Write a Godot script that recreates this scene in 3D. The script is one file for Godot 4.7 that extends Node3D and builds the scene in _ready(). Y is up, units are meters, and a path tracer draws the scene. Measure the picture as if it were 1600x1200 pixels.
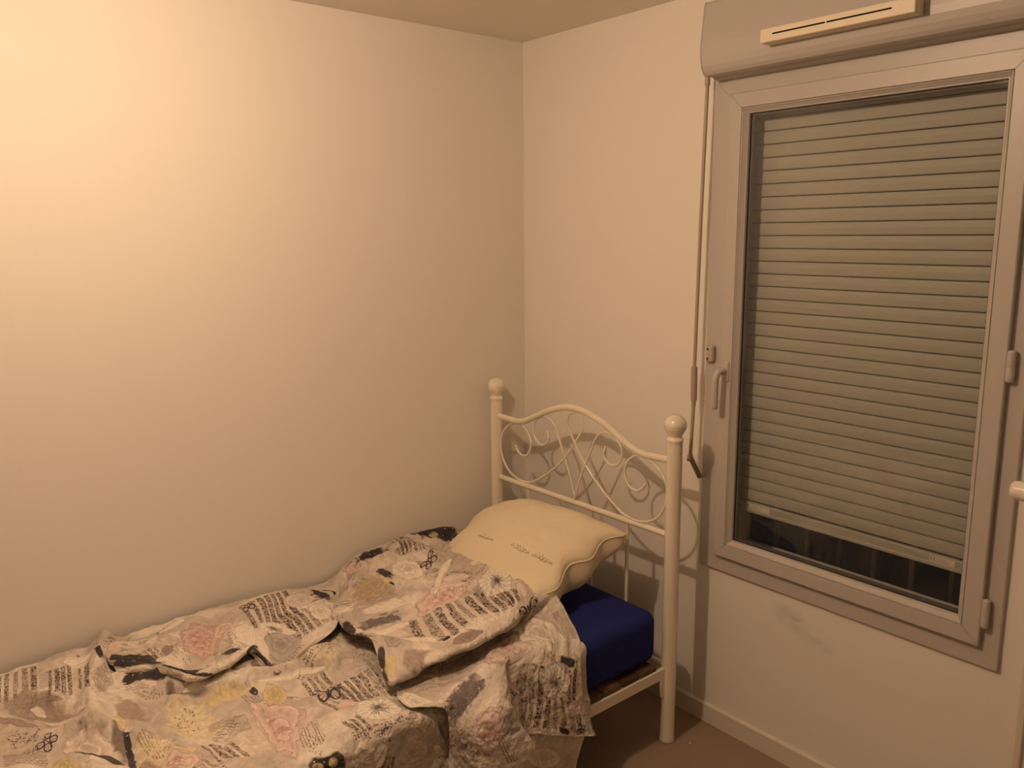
extends Node3D

# A bedroom corner at night: single metal bed with a crumpled printed duvet, a window with its roller shutter almost down.
# x runs along the window wall, z out of it into the room, y up; the left wall is x = 0, the window wall z = 0.

const LAMP_AT := Vector3(1.14, 2.42, 1.80)
var used := {}
var mats := {}

func _ready():
	camera_and_light()
	build_room()
	build_window()
	build_shutter()
	build_bed()
	build_pillow()
	build_duvet()
	build_small_things()

func camera_and_light():
	var cam := Camera3D.new()
	cam.name = "camera"
	cam.fov = 49.966
	cam.near = 0.02
	cam.transform = Transform3D(Basis(Vector3(0.639938, -0.008426, -0.768381), Vector3(-0.133424, 0.983533, -0.121906), Vector3(0.756755, 0.180533, 0.628276)), Vector3(2.658, 1.7499, 2.2787))
	add_child(cam)
	cam.current = true
	var env := Environment.new()
	env.background_mode = Environment.BG_COLOR
	env.background_color = Color(0.012, 0.013, 0.018)
	env.tonemap_mode = Environment.TONE_MAPPER_LINEAR
	env.tonemap_exposure = 1.0
	env.sdfgi_enabled = true
	env.ssao_enabled = true
	env.ssil_enabled = true
	var we := WorldEnvironment.new()
	we.name = "environment"
	we.environment = env
	add_child(we)
	build_lamp()

# ------------------------------------------------------------------ naming
func numbered(called: String) -> String:
	var n = used.get(called, 0)
	used[called] = n + 1
	return called if n == 0 else "%s_%03d" % [called, n]

func tag(o: Node, label: String, category := "", group := "", kind := "") -> Node:
	o.set_meta("label", label)
	if category: o.set_meta("category", category)
	if group: o.set_meta("group", group)
	if kind: o.set_meta("kind", kind)
	return o

func thing(called: String, label: String, category: String, at := Vector3.ZERO) -> Node3D:
	var o := Node3D.new()
	o.name = numbered(called)
	o.position = at
	add_child(o, true)
	tag(o, label, category)
	return o

func piece(called: String, mesh: Mesh, mat: Material, parent: Node = self, label := "") -> MeshInstance3D:
	var o := MeshInstance3D.new()
	o.name = numbered(called) if parent == self else called
	o.mesh = mesh
	o.material_override = mat
	parent.add_child(o, true)
	if label: o.set_meta("label", label)
	return o

func structure(called: String, mesh: Mesh, mat: Material, label: String, category := "") -> MeshInstance3D:
	var o := piece(called, mesh, mat)
	tag(o, label, category, "", "structure")
	return o

# ------------------------------------------------------------------ materials
func paint(c: Color, rough := 0.6, spec := 0.5, metal := 0.0) -> StandardMaterial3D:
	var m := StandardMaterial3D.new()
	m.albedo_color = c
	m.roughness = rough
	m.metallic_specular = spec
	m.metallic = metal
	m.cull_mode = BaseMaterial3D.CULL_DISABLED
	return m

func noise(freq: float, seed_: int, octaves := 4, kind := FastNoiseLite.TYPE_SIMPLEX_SMOOTH) -> FastNoiseLite:
	var n := FastNoiseLite.new()
	n.noise_type = kind
	n.seed = seed_
	n.frequency = freq
	n.fractal_octaves = octaves
	return n

func bumpy(m: StandardMaterial3D, freq: float, strength: float, per_metre: float, seed_ := 3, octaves := 4) -> StandardMaterial3D:
	var t := NoiseTexture2D.new()
	t.width = 512
	t.height = 512
	t.seamless = true
	t.noise = noise(freq, seed_, octaves)
	t.as_normal_map = true
	t.bump_strength = strength
	m.normal_enabled = true
	m.normal_texture = t
	m.normal_scale = 1.0
	m.uv1_triplanar = true
	m.uv1_world_triplanar = true
	m.uv1_scale = Vector3.ONE * per_metre
	return m

# ------------------------------------------------------------------ shapes
func begin() -> SurfaceTool:
	var st := SurfaceTool.new()
	st.begin(Mesh.PRIMITIVE_TRIANGLES)
	return st

func face(st: SurfaceTool, pts: Array) -> void:           # a flat convex face, corners given clockwise from outside
	var n: Vector3 = (pts[2] - pts[0]).cross(pts[1] - pts[0]).normalized()
	for k in range(1, pts.size() - 1):
		for q in [pts[0], pts[k], pts[k + 1]]:
			st.set_normal(n)
			st.add_vertex(q)

func box(st: SurfaceTool, lo: Vector3, hi: Vector3, r := 0.002, xf := Transform3D.IDENTITY) -> SurfaceTool:
	# a box with chamfered edges
	r = minf(r, 0.49 * minf(hi.x - lo.x, minf(hi.y - lo.y, hi.z - lo.z)))
	var c := (lo + hi) / 2
	var h := (hi - lo) / 2
	for a in 3:
		var b := (a + 1) % 3
		var d := (a + 2) % 3
		for s in [-1.0, 1.0]:
			var q := []
			for k in [[-1, -1], [1, -1], [1, 1], [-1, 1]]:
				var p := Vector3.ZERO
				p[a] = s * h[a]
				p[b] = k[0] * (h[b] - r)
				p[d] = k[1] * (h[d] - r)
				q.append(xf * (c + p))
			outward(st, q, xf * c)
		for sb in [-1.0, 1.0]:
			for sd in [-1.0, 1.0]:
				var q := []
				for k in [[0, -1], [0, 1], [1, 1], [1, -1]]:
					var p := Vector3.ZERO
					p[a] = k[1] * (h[a] - r)
					p[b] = sb * (h[b] - (r if k[0] == 1 else 0.0))
					p[d] = sd * (h[d] - (0.0 if k[0] == 1 else r))
					q.append(xf * (c + p))
				outward(st, q, xf * c)
	for sx in [-1.0, 1.0]:
		for sy in [-1.0, 1.0]:
			for sz in [-1.0, 1.0]:
				var q := []
				for a in 3:
					var p := Vector3(sx * (h.x - r), sy * (h.y - r), sz * (h.z - r))
					p[a] = [sx, sy, sz][a] * h[a]
					q.append(xf * (c + p))
				outward(st, q, xf * c)
	return st

func outward(st: SurfaceTool, q: Array, from: Vector3) -> void:
	var n: Vector3 = (q[2] - q[0]).cross(q[1] - q[0])
	if n.dot(q[0] - from) < 0: q.reverse()
	face(st, q)

func box_mesh(lo: Vector3, hi: Vector3, r := 0.002) -> ArrayMesh:
	return box(begin(), lo, hi, r).commit()

func grid_mesh(rows: Array, thick := 0.0, closed := false) -> ArrayMesh:
	# rows of points -> smooth surface with UVs 0..1; normals by differences; front on the side of (along row) x (across rows)
	var nr := rows.size()
	var nc: int = rows[0].size()
	var pos := PackedVector3Array()
	var nor := PackedVector3Array()
	var uv := PackedVector2Array()
	for i in nr:
		for j in nc:
			var jm := j - 1 if j > 0 else (nc - 2 if closed else 0)
			var jp := j + 1 if j < nc - 1 else (1 if closed else nc - 1)
			var du: Vector3 = rows[i][jp] - rows[i][jm]
			var dv: Vector3 = rows[mini(i + 1, nr - 1)][j] - rows[maxi(i - 1, 0)][j]
			var n := du.cross(dv)
			if n.length_squared() < 1e-16:
				n = du.cross(rows[mini(i + 1, nr - 1)][(j + nc / 4) % nc] - rows[maxi(i - 1, 0)][(j + nc / 4) % nc])
			nor.append(n.normalized())
			pos.append(rows[i][j])
			uv.append(Vector2(j / (nc - 1.0), i / (nr - 1.0)))
	var ix := PackedInt32Array()
	for i in nr - 1:
		for j in nc - 1:
			var a := i * nc + j
			ix.append_array([a, a + nc, a + 1, a + 1, a + nc, a + nc + 1])
	if thick > 0:
		var base := pos.size()
		for k in base:
			pos.append(pos[k] - nor[k] * thick)
			nor.append(-nor[k])
			uv.append(uv[k])
		for i in nr - 1:
			for j in nc - 1:
				var a := base + i * nc + j
				ix.append_array([a, a + 1, a + nc, a + 1, a + nc + 1, a + nc])
		var rim := []
		for j in nc: rim.append(j)
		for i in range(1, nr): rim.append(i * nc + nc - 1)
		for j in range(nc - 2, -1, -1): rim.append((nr - 1) * nc + j)
		for i in range(nr - 2, -1, -1): rim.append(i * nc)
		for k in rim.size() - 1:
			var a: int = rim[k]
			var b: int = rim[k + 1]
			ix.append_array([a, b, base + a, b, base + b, base + a])
	var arr := []
	arr.resize(Mesh.ARRAY_MAX)
	arr[Mesh.ARRAY_VERTEX] = pos
	arr[Mesh.ARRAY_NORMAL] = nor
	arr[Mesh.ARRAY_TEX_UV] = uv
	arr[Mesh.ARRAY_INDEX] = ix
	var m := ArrayMesh.new()
	m.add_surface_from_arrays(Mesh.PRIMITIVE_TRIANGLES, arr)
	return m

func spline(p: Array, t: float) -> Vector3:               # Catmull-Rom through p, t in 0..p.size()-1
	var n := p.size()
	var i := clampi(int(t), 0, n - 2)
	var f := t - i
	var p1: Vector3 = p[i]
	var p2: Vector3 = p[i + 1]
	var p0: Vector3 = p[i - 1] if i > 0 else p1 * 2.0 - p2
	var p3: Vector3 = p[i + 2] if i + 2 < n else p2 * 2.0 - p1
	return 0.5 * (2.0 * p1 + (p2 - p0) * f + (2.0 * p0 - 5.0 * p1 + 4.0 * p2 - p3) * f * f + (3.0 * p1 - p0 - 3.0 * p2 + p3) * f * f * f)

func smooth_path(p: Array, per := 5) -> Array:
	var out := []
	var n := (p.size() - 1) * per
	for k in n + 1: out.append(spline(p, float(k) / per))
	return out

func tube(path: Array, r: float, sides := 10, r_end := -1.0) -> ArrayMesh:
	# a round bar with rounded ends along the path
	if r_end < 0: r_end = r
	var t0: Vector3 = (path[1] - path[0]).normalized()
	var side := t0.cross(Vector3.UP if absf(t0.y) < 0.9 else Vector3.RIGHT).normalized()
	var rows := []
	var n := path.size()
	for k in n:
		var t: Vector3 = (path[mini(k + 1, n - 1)] - path[maxi(k - 1, 0)]).normalized()
		side = (side - t * side.dot(t)).normalized()
		var up := t.cross(side)
		var rr := lerpf(r, r_end, k / (n - 1.0))
		if k == 0: 
			for e in [[-0.95, 0.02], [-0.6, 0.75]]: rows.append(ring(path[0] + t * rr * e[0] * 0.6, side, up, rr * e[1], sides))
		rows.append(ring(path[k], side, up, rr, sides))
		if k == n - 1:
			for e in [[0.6, 0.75], [0.95, 0.02]]: rows.append(ring(path[k] + t * rr * e[0] * 0.6, side, up, rr * e[1], sides))
	return grid_mesh(rows, 0.0, true)

func ring(c: Vector3, a: Vector3, b: Vector3, r: float, sides: int) -> Array:
	var out := []
	for k in sides + 1:
		var g := TAU * k / sides
		out.append(c + (a * cos(g) + b * sin(g)) * r)
	return out

func lathe(profile: Array, sides := 24, at := Vector3.ZERO) -> ArrayMesh:
	# profile of (radius, height) from top to bottom
	var rows := []
	for p in profile: rows.append(ring(at + Vector3(0, p[1], 0), Vector3.RIGHT, Vector3.FORWARD, maxf(p[0], 0.0002), sides))
	rows.reverse()
	return grid_mesh(rows, 0.0, true)

func pillow_box(lo: Vector3, hi: Vector3, r: float, n := 12) -> ArrayMesh:
	# a box with well rounded edges, smooth
	var st := begin()
	var c := (lo + hi) / 2
	var h := (hi - lo) / 2
	var inner := h - Vector3.ONE * r
	for a in 3:
		var b := (a + 1) % 3
		var d := (a + 2) % 3
		for s in [-1.0, 1.0]:
			var vals := []
			for ax in [b, d]:
				var row := []
				for k in n + 1:
					row.append(-h[ax] + r * (k / 4.0) if k < 4 else (h[ax] - r * ((n - k) / 4.0) if k > n - 4 else lerpf(-inner[ax], inner[ax], (k - 4) / (n - 8.0))))
				vals.append(row)
			var P := []
			for i in n + 1:
				var row := []
				for j in n + 1:
					var p := Vector3.ZERO
					p[a] = s * h[a]
					p[b] = vals[0][i]
					p[d] = vals[1][j]
					var core := p.clamp(-inner, inner)
					row.append([c + core + (p - core).normalized() * r, (p - core).normalized()])
				P.append(row)
			for i in n:
				for j in n:
					var q := [P[i][j], P[i + 1][j], P[i + 1][j + 1], P[i][j + 1]]
					if s < 0: q.reverse()
					for k in [0, 2, 1, 0, 3, 2]:
						st.set_normal(q[k][1])
						st.add_vertex(q[k][0])
	return st.commit()

func mitred(side: int, x0: float, x1: float, y0: float, y1: float, profile: Array, gap := 0.0003) -> ArrayMesh:
	# one member of a rectangular frame; profile of (inset from the outer edge, z), mitred at both ends. side: 0 bottom, 1 right, 2 top, 3 left
	var st := begin()
	var ends := [[], []]
	for p in profile:
		var a: float = p[0]
		var c := [Vector3(x0 + a + gap, y0 + a, p[1]), Vector3(x1 - a - gap, y0 + a, p[1]), Vector3(x1 - a, y0 + a + gap, p[1]), Vector3(x1 - a, y1 - a - gap, p[1]),
			Vector3(x1 - a - gap, y1 - a, p[1]), Vector3(x0 + a + gap, y1 - a, p[1]), Vector3(x0 + a, y1 - a - gap, p[1]), Vector3(x0 + a, y0 + a + gap, p[1])]
		ends[0].append(c[side * 2])
		ends[1].append(c[side * 2 + 1])
	for k in profile.size() - 1:
		face(st, [ends[0][k], ends[0][k + 1], ends[1][k + 1], ends[1][k]])
	return st.commit()

func prism(profile: Array, x0: float, x1: float) -> ArrayMesh:
	# a (z, y) outline drawn out along x, with ends
	var st := begin()
	var n := profile.size()
	var mid := Vector3.ZERO
	for p in profile: mid += Vector3((x0 + x1) / 2, p[1], p[0]) / n
	for k in n:
		var a = profile[k]
		var b = profile[(k + 1) % n]
		outward(st, [Vector3(x0, a[1], a[0]), Vector3(x1, a[1], a[0]), Vector3(x1, b[1], b[0]), Vector3(x0, b[1], b[0])], mid)
	for x in [x0, x1]:
		var c := Vector3(x, mid.y, mid.z)
		for k in n:
			var a = profile[k]
			var b = profile[(k + 1) % n]
			outward(st, [c, Vector3(x, a[1], a[0]), Vector3(x, b[1], b[0])], mid)
	return st.commit()

# ------------------------------------------------------------------ the lamp that lights the room
func build_lamp():
	var t := thing("ceiling_lamp", "bare round warm bulb in a white socket on the ceiling above the bed", "lamp", Vector3(LAMP_AT.x, 2.5, LAMP_AT.z))
	var white := paint(Color(0.85, 0.83, 0.78), 0.4)
	piece("ceiling_rose", lathe([[0.0, 0.0], [0.050, 0.0], [0.054, -0.006], [0.046, -0.014], [0.026, -0.018], [0.0, -0.018]]), white, t)
	piece("socket", lathe([[0.0, -0.016], [0.020, -0.017], [0.021, -0.040], [0.018, -0.045], [0.0, -0.046]]), white, t)
	var glow := StandardMaterial3D.new()
	glow.albedo_color = Color(1, 0.9, 0.75)
	glow.emission_enabled = true
	glow.emission = Color(1.0, 0.843, 0.70)
	glow.emission_energy_multiplier = 4.0
	piece("bulb", lathe([[0.0, -0.045], [0.014, -0.046], [0.018, -0.056], [0.027, -0.068], [0.030, -0.081], [0.027, -0.096], [0.016, -0.107], [0.0, -0.111]]), glow, t)
	var l := OmniLight3D.new()
	l.name = "bulb_light"
	l.light_color = Color(1.0, 0.843, 0.70)
	l.light_energy = 1.2
	l.omni_range = 12.0
	l.omni_attenuation = 2.0
	l.light_size = 0.022
	l.shadow_enabled = true
	l.position = Vector3(0, LAMP_AT.y - 2.5, 0)
	t.add_child(l, true)

# ------------------------------------------------------------------ room shell
func build_room():
	mats.wall = bumpy(paint(Color(0.905, 0.885, 0.85), 0.62, 0.35), 0.02, 0.35, 3.0)
	mats.ceiling = bumpy(paint(Color(0.93, 0.905, 0.86), 0.8, 0.3), 0.03, 1.5, 3.0, 8)
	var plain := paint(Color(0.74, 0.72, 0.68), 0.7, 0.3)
	mats.trim = paint(Color(0.84, 0.81, 0.76), 0.45, 0.4)
	mats.floor = bumpy(paint(Color(0.56, 0.49, 0.42), 0.5, 0.4), 0.05, 1.0, 2.0, 5)
	var X := 3.4
	var Z := 3.7
	structure("floor", box_mesh(Vector3(-0.3, -0.2, -0.3), Vector3(X + 0.3, 0, Z + 0.3), 0.001), mats.floor, "beige brown smooth floor under the bed and below the window", "floor")
	structure("ceiling", box_mesh(Vector3(-0.3, 2.5, -0.3), Vector3(X + 0.3, 2.7, Z + 0.3), 0.001), mats.ceiling, "plain white ceiling meeting both walls above the corner", "ceiling")
	structure("wall_left", box_mesh(Vector3(-0.25, 0, -0.25), Vector3(0, 2.5, Z + 0.25), 0.0005), mats.wall, "large plain cream wall along the long side of the bed", "wall")
	structure("wall_right", box_mesh(Vector3(X, 0, -0.25), Vector3(X + 0.25, 2.5, Z + 0.25), 0.0005), plain, "plain beige wall on the far right of the window", "wall")
	structure("wall_front", box_mesh(Vector3(0, 0, Z), Vector3(X, 2.5, Z + 0.25), 0.0005), plain, "plain beige wall facing the window", "wall")
	var st := begin()
	for b in [[0.0, 0.985, 0.0, 2.5], [1.905, X, 0.0, 2.5], [0.985, 1.905, 0.0, 0.625], [0.985, 1.905, 2.195, 2.5]]:
		box(st, Vector3(b[0], b[2], -0.25), Vector3(b[1], b[3], 0), 0.0002)
	var wb := structure("wall_back", st.commit(), mats.wall, "cream wall behind the headboard that holds the window", "wall")
	smudged_patch(wb, Vector2(1.16, 0.42), Vector2(0.40, 0.17))
	var prof := [[0.0, 0.0], [0.012, 0.0], [0.012, 0.066], [0.009, 0.0705], [0.004, 0.072], [0.0, 0.072]]
	structure("baseboard_back", prism(prof, 0.012, X), mats.trim, "low cream skirting board along the window wall", "skirting board")
	var o := structure("baseboard_left", prism(prof, -Z, 0.0), mats.trim, "low cream skirting board along the bed's long wall", "skirting board")
	o.rotation.y = PI / 2
	structure("trim_1", box_mesh(Vector3(1.987, 0.0, 0.0), Vector3(2.004, 2.5, 0.011), 0.002), mats.trim, "narrow upright cream strip on the wall right of the window", "trim")

func smudged_patch(wall: Node, at: Vector2, size: Vector2) -> void:
	# grey rub marks below the window: the wall's own paint, darkened point by point, clean at the patch's rim
	var rub := noise(0.09, 19, 4)
	var st := begin()
	st.set_normal(Vector3.BACK)
	var nx := 60
	var ny := 30
	for i in nx:
		for j in ny:
			for q in [[0, 0], [0, 1], [1, 1], [0, 0], [1, 1], [1, 0]]:
				var u := float(i + q[0]) / nx
				var v := float(j + q[1]) / ny
				var e := maxf(0.0, 1.0 - Vector2((u - 0.38 - 0.25 * (0.6 - v)) / 0.20, (v - 0.55) / 0.30).length())
				e += 0.5 * maxf(0.0, 1.0 - Vector2((u - 0.62) / 0.2, (v - 0.25) / 0.2).length())
				var d := 1.0 - 0.28 * e * clampf(0.8 + 1.2 * rub.get_noise_2d(u * 60.0, v * 40.0), 0.0, 1.4)
				st.set_color(Color(d, d, d))
				st.add_vertex(Vector3(at.x + size.x * u, at.y + size.y * v, 0.0006))
	var m: StandardMaterial3D = mats.wall.duplicate()
	m.vertex_color_use_as_albedo = true
	piece("rub_mark", st.commit(), m, wall, "faint grey rub mark")

# ------------------------------------------------------------------ window
func build_window():
	mats.pvc = bumpy(paint(Color(0.735, 0.715, 0.69), 0.38, 0.5), 0.08, 0.25, 6.0, 12)
	var dark := paint(Color(0.06, 0.06, 0.06), 0.6)
	var grey := paint(Color(0.36, 0.35, 0.34), 0.5, 0.4)
	var w := Node3D.new()
	w.name = "window_1"
	add_child(w)
	tag(w, "grey plastic window with one tall casement, closed, right of the bed's headboard", "window", "", "structure")
	var names := ["bottom", "right", "top", "left"]
	for s in 4:
		piece("frame_member", mitred(s, 0.955, 1.930, 0.593, 2.225, [[0.0, 0.0], [0.0, 0.011], [0.003, 0.014], [0.08, 0.014], [0.082, 0.012], [0.082, -0.085], [0.028, -0.085]]), mats.pvc, w)
	var sash := []
	for s in 4:
		sash.append(piece("sash_member", mitred(s, 1.0290, 1.8850, 0.6550, 2.1690, [[0.014, 0.016], [0.0, 0.016], [0.0, 0.0315], [0.0025, 0.034], [0.0445, 0.034], [0.0455, 0.032], [0.0455, -0.014], [0.02, -0.014]], 0.0006), mats.pvc, w))
		piece("glazing_bead", mitred(s, 1.0290, 1.8850, 0.6550, 2.1690, [[0.0460, 0.0300], [0.0475, 0.0330], [0.0495, 0.0325], [0.0505, 0.0295], [0.0600, 0.0190], [0.0618, 0.0190], [0.0630, 0.0165], [0.0635, 0.0088]]), mats.pvc, w)
		piece("gasket", mitred(s, 1.0290, 1.8850, 0.6550, 2.1690, [[0.0635, 0.0100], [0.0645, 0.0098], [0.0645, -0.0140]]), dark, w)
		piece("spacer_bar", mitred(s, 1.0290, 1.8850, 0.6550, 2.1690, [[0.0646, 0.0030], [0.0690, 0.0030], [0.0690, -0.0100], [0.0646, -0.0100]]), grey, w)
	var glass := StandardMaterial3D.new()
	glass.albedo_color = Color(0.9, 0.95, 0.92, 0.012)
	glass.transparency = BaseMaterial3D.TRANSPARENCY_ALPHA
	glass.roughness = 0.02
	glass.metallic_specular = 0.38
	piece("glass_pane", box_mesh(Vector3(1.0290 + 0.064, 0.6550 + 0.064, 0.006), Vector3(1.8850 - 0.064, 2.1690 - 0.064, 0.009), 0.0004), glass, w)
	# handle on the left stile: a rosette plate, a neck standing out of it and a lever hanging down
	var h := piece("handle_plate", box_mesh(Vector3(1.040, 1.262, 0.031), Vector3(1.068, 1.330, 0.041), 0.004), mats.pvc, w)
	var neck := [Vector3(1.054, 1.298, 0.038), Vector3(1.054, 1.298, 0.060), Vector3(1.053, 1.295, 0.074), Vector3(1.052, 1.284, 0.082), Vector3(1.050, 1.262, 0.084), Vector3(1.049, 1.225, 0.083), Vector3(1.048, 1.180, 0.081)]
	piece("handle_lever", tube(smooth_path(neck, 4), 0.0098, 12, 0.0112), mats.pvc, h)
	# the small two-screw catch on the frame above the handle
	var c := piece("catch", pillow_box(Vector3(0.968, 1.318, 0.012), Vector3(0.998, 1.374, 0.034), 0.0085), paint(Color(0.70, 0.66, 0.60), 0.35), w, "small rounded catch with two dark screws")
	for y in [1.330, 1.362]:
		piece("screw", lathe([[0.0, 0.0], [0.004, 0.0], [0.005, -0.002], [0.0, -0.003]], 10), dark, c).transform = Transform3D(Basis(Vector3.RIGHT, PI / 2), Vector3(0.978, y, 0.0345))
	# hinges on the right edge
	for y in [1.411, 0.750]:
		var hg := piece("hinge", tube([Vector3(1.893, y - 0.036, 0.027), Vector3(1.893, y - 0.02, 0.027), Vector3(1.893, y - 0.002, 0.027)], 0.0105, 12), mats.pvc, w)
		piece("hinge_cap", tube([Vector3(1.893, y + 0.001, 0.027), Vector3(1.893, y + 0.02, 0.027), Vector3(1.893, y + 0.036, 0.027)], 0.0105, 12), mats.pvc, hg)

# ------------------------------------------------------------------ roller shutter, its box, vent and crank
func build_shutter():
	var slat_mat := bumpy(paint(Color(0.625, 0.625, 0.575), 0.5, 0.4), 0.02, 0.5, 4.0, 21)
	var t := thing("roller_shutter", "grey green roller shutter of narrow slats behind the glass, lowered to a hand's width", "shutter")
	var dz := -0.060
	var p := 0.04036
	var prof := [[-0.012, 0.0], [-0.003, 0.0005], [-0.0008, 0.0026], [0.0, 0.010], [0.0008, 0.020], [0.0, 0.031], [-0.0012, 0.0371], [-0.004, 0.0383], [-0.012, 0.0388]]
	var slat := prism(prof, 1.018, 1.862)
	for k in 34:
		var o := piece("slat", slat, slat_mat, t)
		o.position = Vector3(0, 0.8465 + k * p, dz)
	var bar := piece("bottom_bar", prism([[-0.012, 0.0], [0.001, 0.0], [0.0035, 0.003], [0.0035, 0.010], [0.002, 0.012], [0.002, 0.033], [0.0, 0.0365], [-0.012, 0.037]], 1.018, 1.862), slat_mat, t)
	bar.position = Vector3(0, 0.804, dz)
	# printed stickers on the bottom bar
	for s in [[1.092, 1.185, "sticker"], [1.705, 1.775, "sticker"]]:
		var st := begin()
		box(st, Vector3(s[0], 0.817, dz + 0.0022), Vector3(s[1], 0.836, dz + 0.0030), 0.0002)
		var o := piece("sticker", st.commit(), paint(Color(0.80, 0.78, 0.72), 0.5), t, "pale printed sticker")
		var ink := begin()
		if s[0] < 1.5:
			for q in [[0.002, 0.003, 0.014, 0.0055], [0.002, 0.0135, 0.014, 0.016], [0.002, 0.003, 0.0045, 0.016], [0.0115, 0.003, 0.014, 0.016], [0.006, 0.007, 0.010, 0.0095], [0.0045, 0.0105, 0.0085, 0.013]]:
				box(ink, Vector3(s[0] + q[0], 0.817 + q[1], dz + 0.003), Vector3(s[0] + q[2], 0.817 + q[3], dz + 0.0033), 0.0001)
		for k in 4:
			box(ink, Vector3(s[0] + 0.020, 0.820 + k * 0.0036, dz + 0.003), Vector3(s[0] + 0.060 - (k % 2) * 0.012, 0.8207 + k * 0.0036, dz + 0.0033), 0.0001)
		piece("print", ink.commit(), paint(Color(0.24, 0.23, 0.22), 0.6), o)
		if s[0] > 1.5:
			var tm := TextMesh.new()
			var f := SystemFont.new()
			f.font_names = PackedStringArray(["Droid Sans"])
			tm.font = f
			tm.text = "CE"
			tm.font_size = 16
			tm.pixel_size = 0.00085
			tm.depth = 0.0006
			var e := piece("lettering", tm, paint(Color(0.16, 0.15, 0.15), 0.6), o)
			e.position = Vector3(s[0] + 0.0105, 0.8275, dz + 0.0033)
	for s in [[1.0, 1.024], [1.856, 1.88]]:
		piece("guide_rail", box_mesh(Vector3(s[0], 0.62, -0.085), Vector3(s[1], 2.195, -0.045), 0.002), mats.pvc, t)
	# box over the window, with a softly rounded lower front edge and a lipped underside
	var b := thing("shutter_box", "long grey rounded roller shutter box above the window, under the ceiling", "shutter box")
	var bp := [[0.0, 2.215], [0.012, 2.214], [0.016, 2.2165], [0.052, 2.2185], [0.056, 2.2225], [0.092, 2.2235], [0.096, 2.2215], [0.101, 2.2225], [0.110, 2.2315], [0.118, 2.246], [0.123, 2.264], [0.125, 2.284], [0.1245, 2.31], [0.111, 2.425], [0.106, 2.434], [0.0, 2.436]]
	piece("cover", prism(bp, 0.984, 1.925), mats.pvc, b)
	for x in [0.9800, 1.9252]:
		var cap := []
		for q in bp: cap.append([maxf(q[0], 0.0) + (0.001 if q[0] > 0.02 else 0.0), q[1] + (-0.001 if q[1] < 2.3 else 0.001)])
		piece("end_cap", prism(cap, x, x + 0.0038), mats.pvc, b)
	var v := thing("air_vent", "cream slotted air vent strip on the front of the grey shutter box", "vent")
	var cream := paint(Color(0.90, 0.86, 0.76), 0.45)
	var vb := begin()
	box(vb, Vector3(1.223, 2.266, 0.1252), Vector3(1.655, 2.304, 0.166), 0.003)
	var body := piece("body", vb.commit(), cream, v)
	var lip := begin()
	box(lip, Vector3(1.223, 2.2665, 0.166), Vector3(1.655, 2.3035, 0.172), 0.002)
	var cut := CSGCombiner3D.new()
	cut.name = "face"
	v.add_child(cut)
	var fm := CSGMesh3D.new()
	fm.name = "face_plate"
	fm.mesh = lip.commit()
	fm.material = cream
	cut.add_child(fm)
	for s in [[1.262, 1.4195], [1.4235, 1.597]]:
		var k := CSGBox3D.new()
		k.name = "slot"
		k.operation = CSGShape3D.OPERATION_SUBTRACTION
		k.size = Vector3(s[1] - s[0], 0.0042, 0.02)
		k.position = Vector3((s[0] + s[1]) / 2, 2.2865, 0.172)
		k.material = paint(Color(0.05, 0.03, 0.03), 0.9)
		cut.add_child(k, true)
	for s in [[1.262, 1.4195], [1.4235, 1.597]]:
		piece("slot_shade", box_mesh(Vector3(s[0], 2.2846, 0.1661), Vector3(s[1], 2.2885, 0.1672), 0.0002), paint(Color(0.05, 0.03, 0.03), 0.9), v, "dark slot")
	var c := thing("shutter_crank", "thin grey crank rod hanging from the shutter box, its handle bent outward", "crank")
	var rod := paint(Color(0.66, 0.60, 0.54), 0.4)
	piece("rod", tube([Vector3(0.9545, 2.226, 0.05), Vector3(0.945, 1.76, 0.05), Vector3(0.9425, 1.30, 0.055)], 0.0062, 10), rod, c)
	piece("top_joint", tube([Vector3(0.9545, 2.23, 0.05), Vector3(0.9545, 2.222, 0.05), Vector3(0.954, 2.205, 0.05)], 0.0088, 10), rod, c)
	piece("grip", tube([Vector3(0.9425, 1.298, 0.055), Vector3(0.943, 1.24, 0.055), Vector3(0.944, 1.187, 0.055)], 0.0108, 12), rod, c)
	piece("collar", tube([Vector3(0.944, 1.184, 0.055), Vector3(0.944, 1.175, 0.055), Vector3(0.944, 1.166, 0.055)], 0.0078, 10), rod, c)
	piece("lower_rod", tube([Vector3(0.944, 1.17, 0.055), Vector3(0.942, 1.08, 0.057), Vector3(0.9405, 0.992, 0.06)], 0.0064, 10), rod, c)
	var j := piece("knuckle", pillow_box(Vector3(0.9315, 0.972, 0.050), Vector3(0.9475, 0.998, 0.070), 0.006), rod, c)
	piece("pin", tube([Vector3(0.9395, 0.978, 0.069), Vector3(0.9395, 0.978, 0.0705), Vector3(0.9395, 0.978, 0.072)], 0.003, 8), paint(Color(0.08, 0.07, 0.06), 0.5), j)
	piece("crank_handle", tube([Vector3(0.9405, 0.985, 0.058), Vector3(0.954, 0.95, 0.048), Vector3(0.966, 0.918, 0.038)], 0.0085, 10), paint(Color(0.52, 0.46, 0.40), 0.45), c)
	piece("handle_tip", tube([Vector3(0.966, 0.918, 0.037), Vector3(0.972, 0.922, 0.032), Vector3(0.979, 0.930, 0.026)], 0.0065, 8), rod, c)
	# outside, seen in the gap under the shutter: the guard rail
	var g := thing("guard_rail", "dark upright balcony bars outside, seen in the gap below the shutter", "railing")
	var iron := paint(Color(0.42, 0.38, 0.40), 0.5)
	for k in 9:
		piece("bar", box_mesh(Vector3(0.930 + k * 0.1235, 0.20, -0.312), Vector3(0.946 + k * 0.1235, 1.10, -0.296), 0.002), iron, g)
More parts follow.
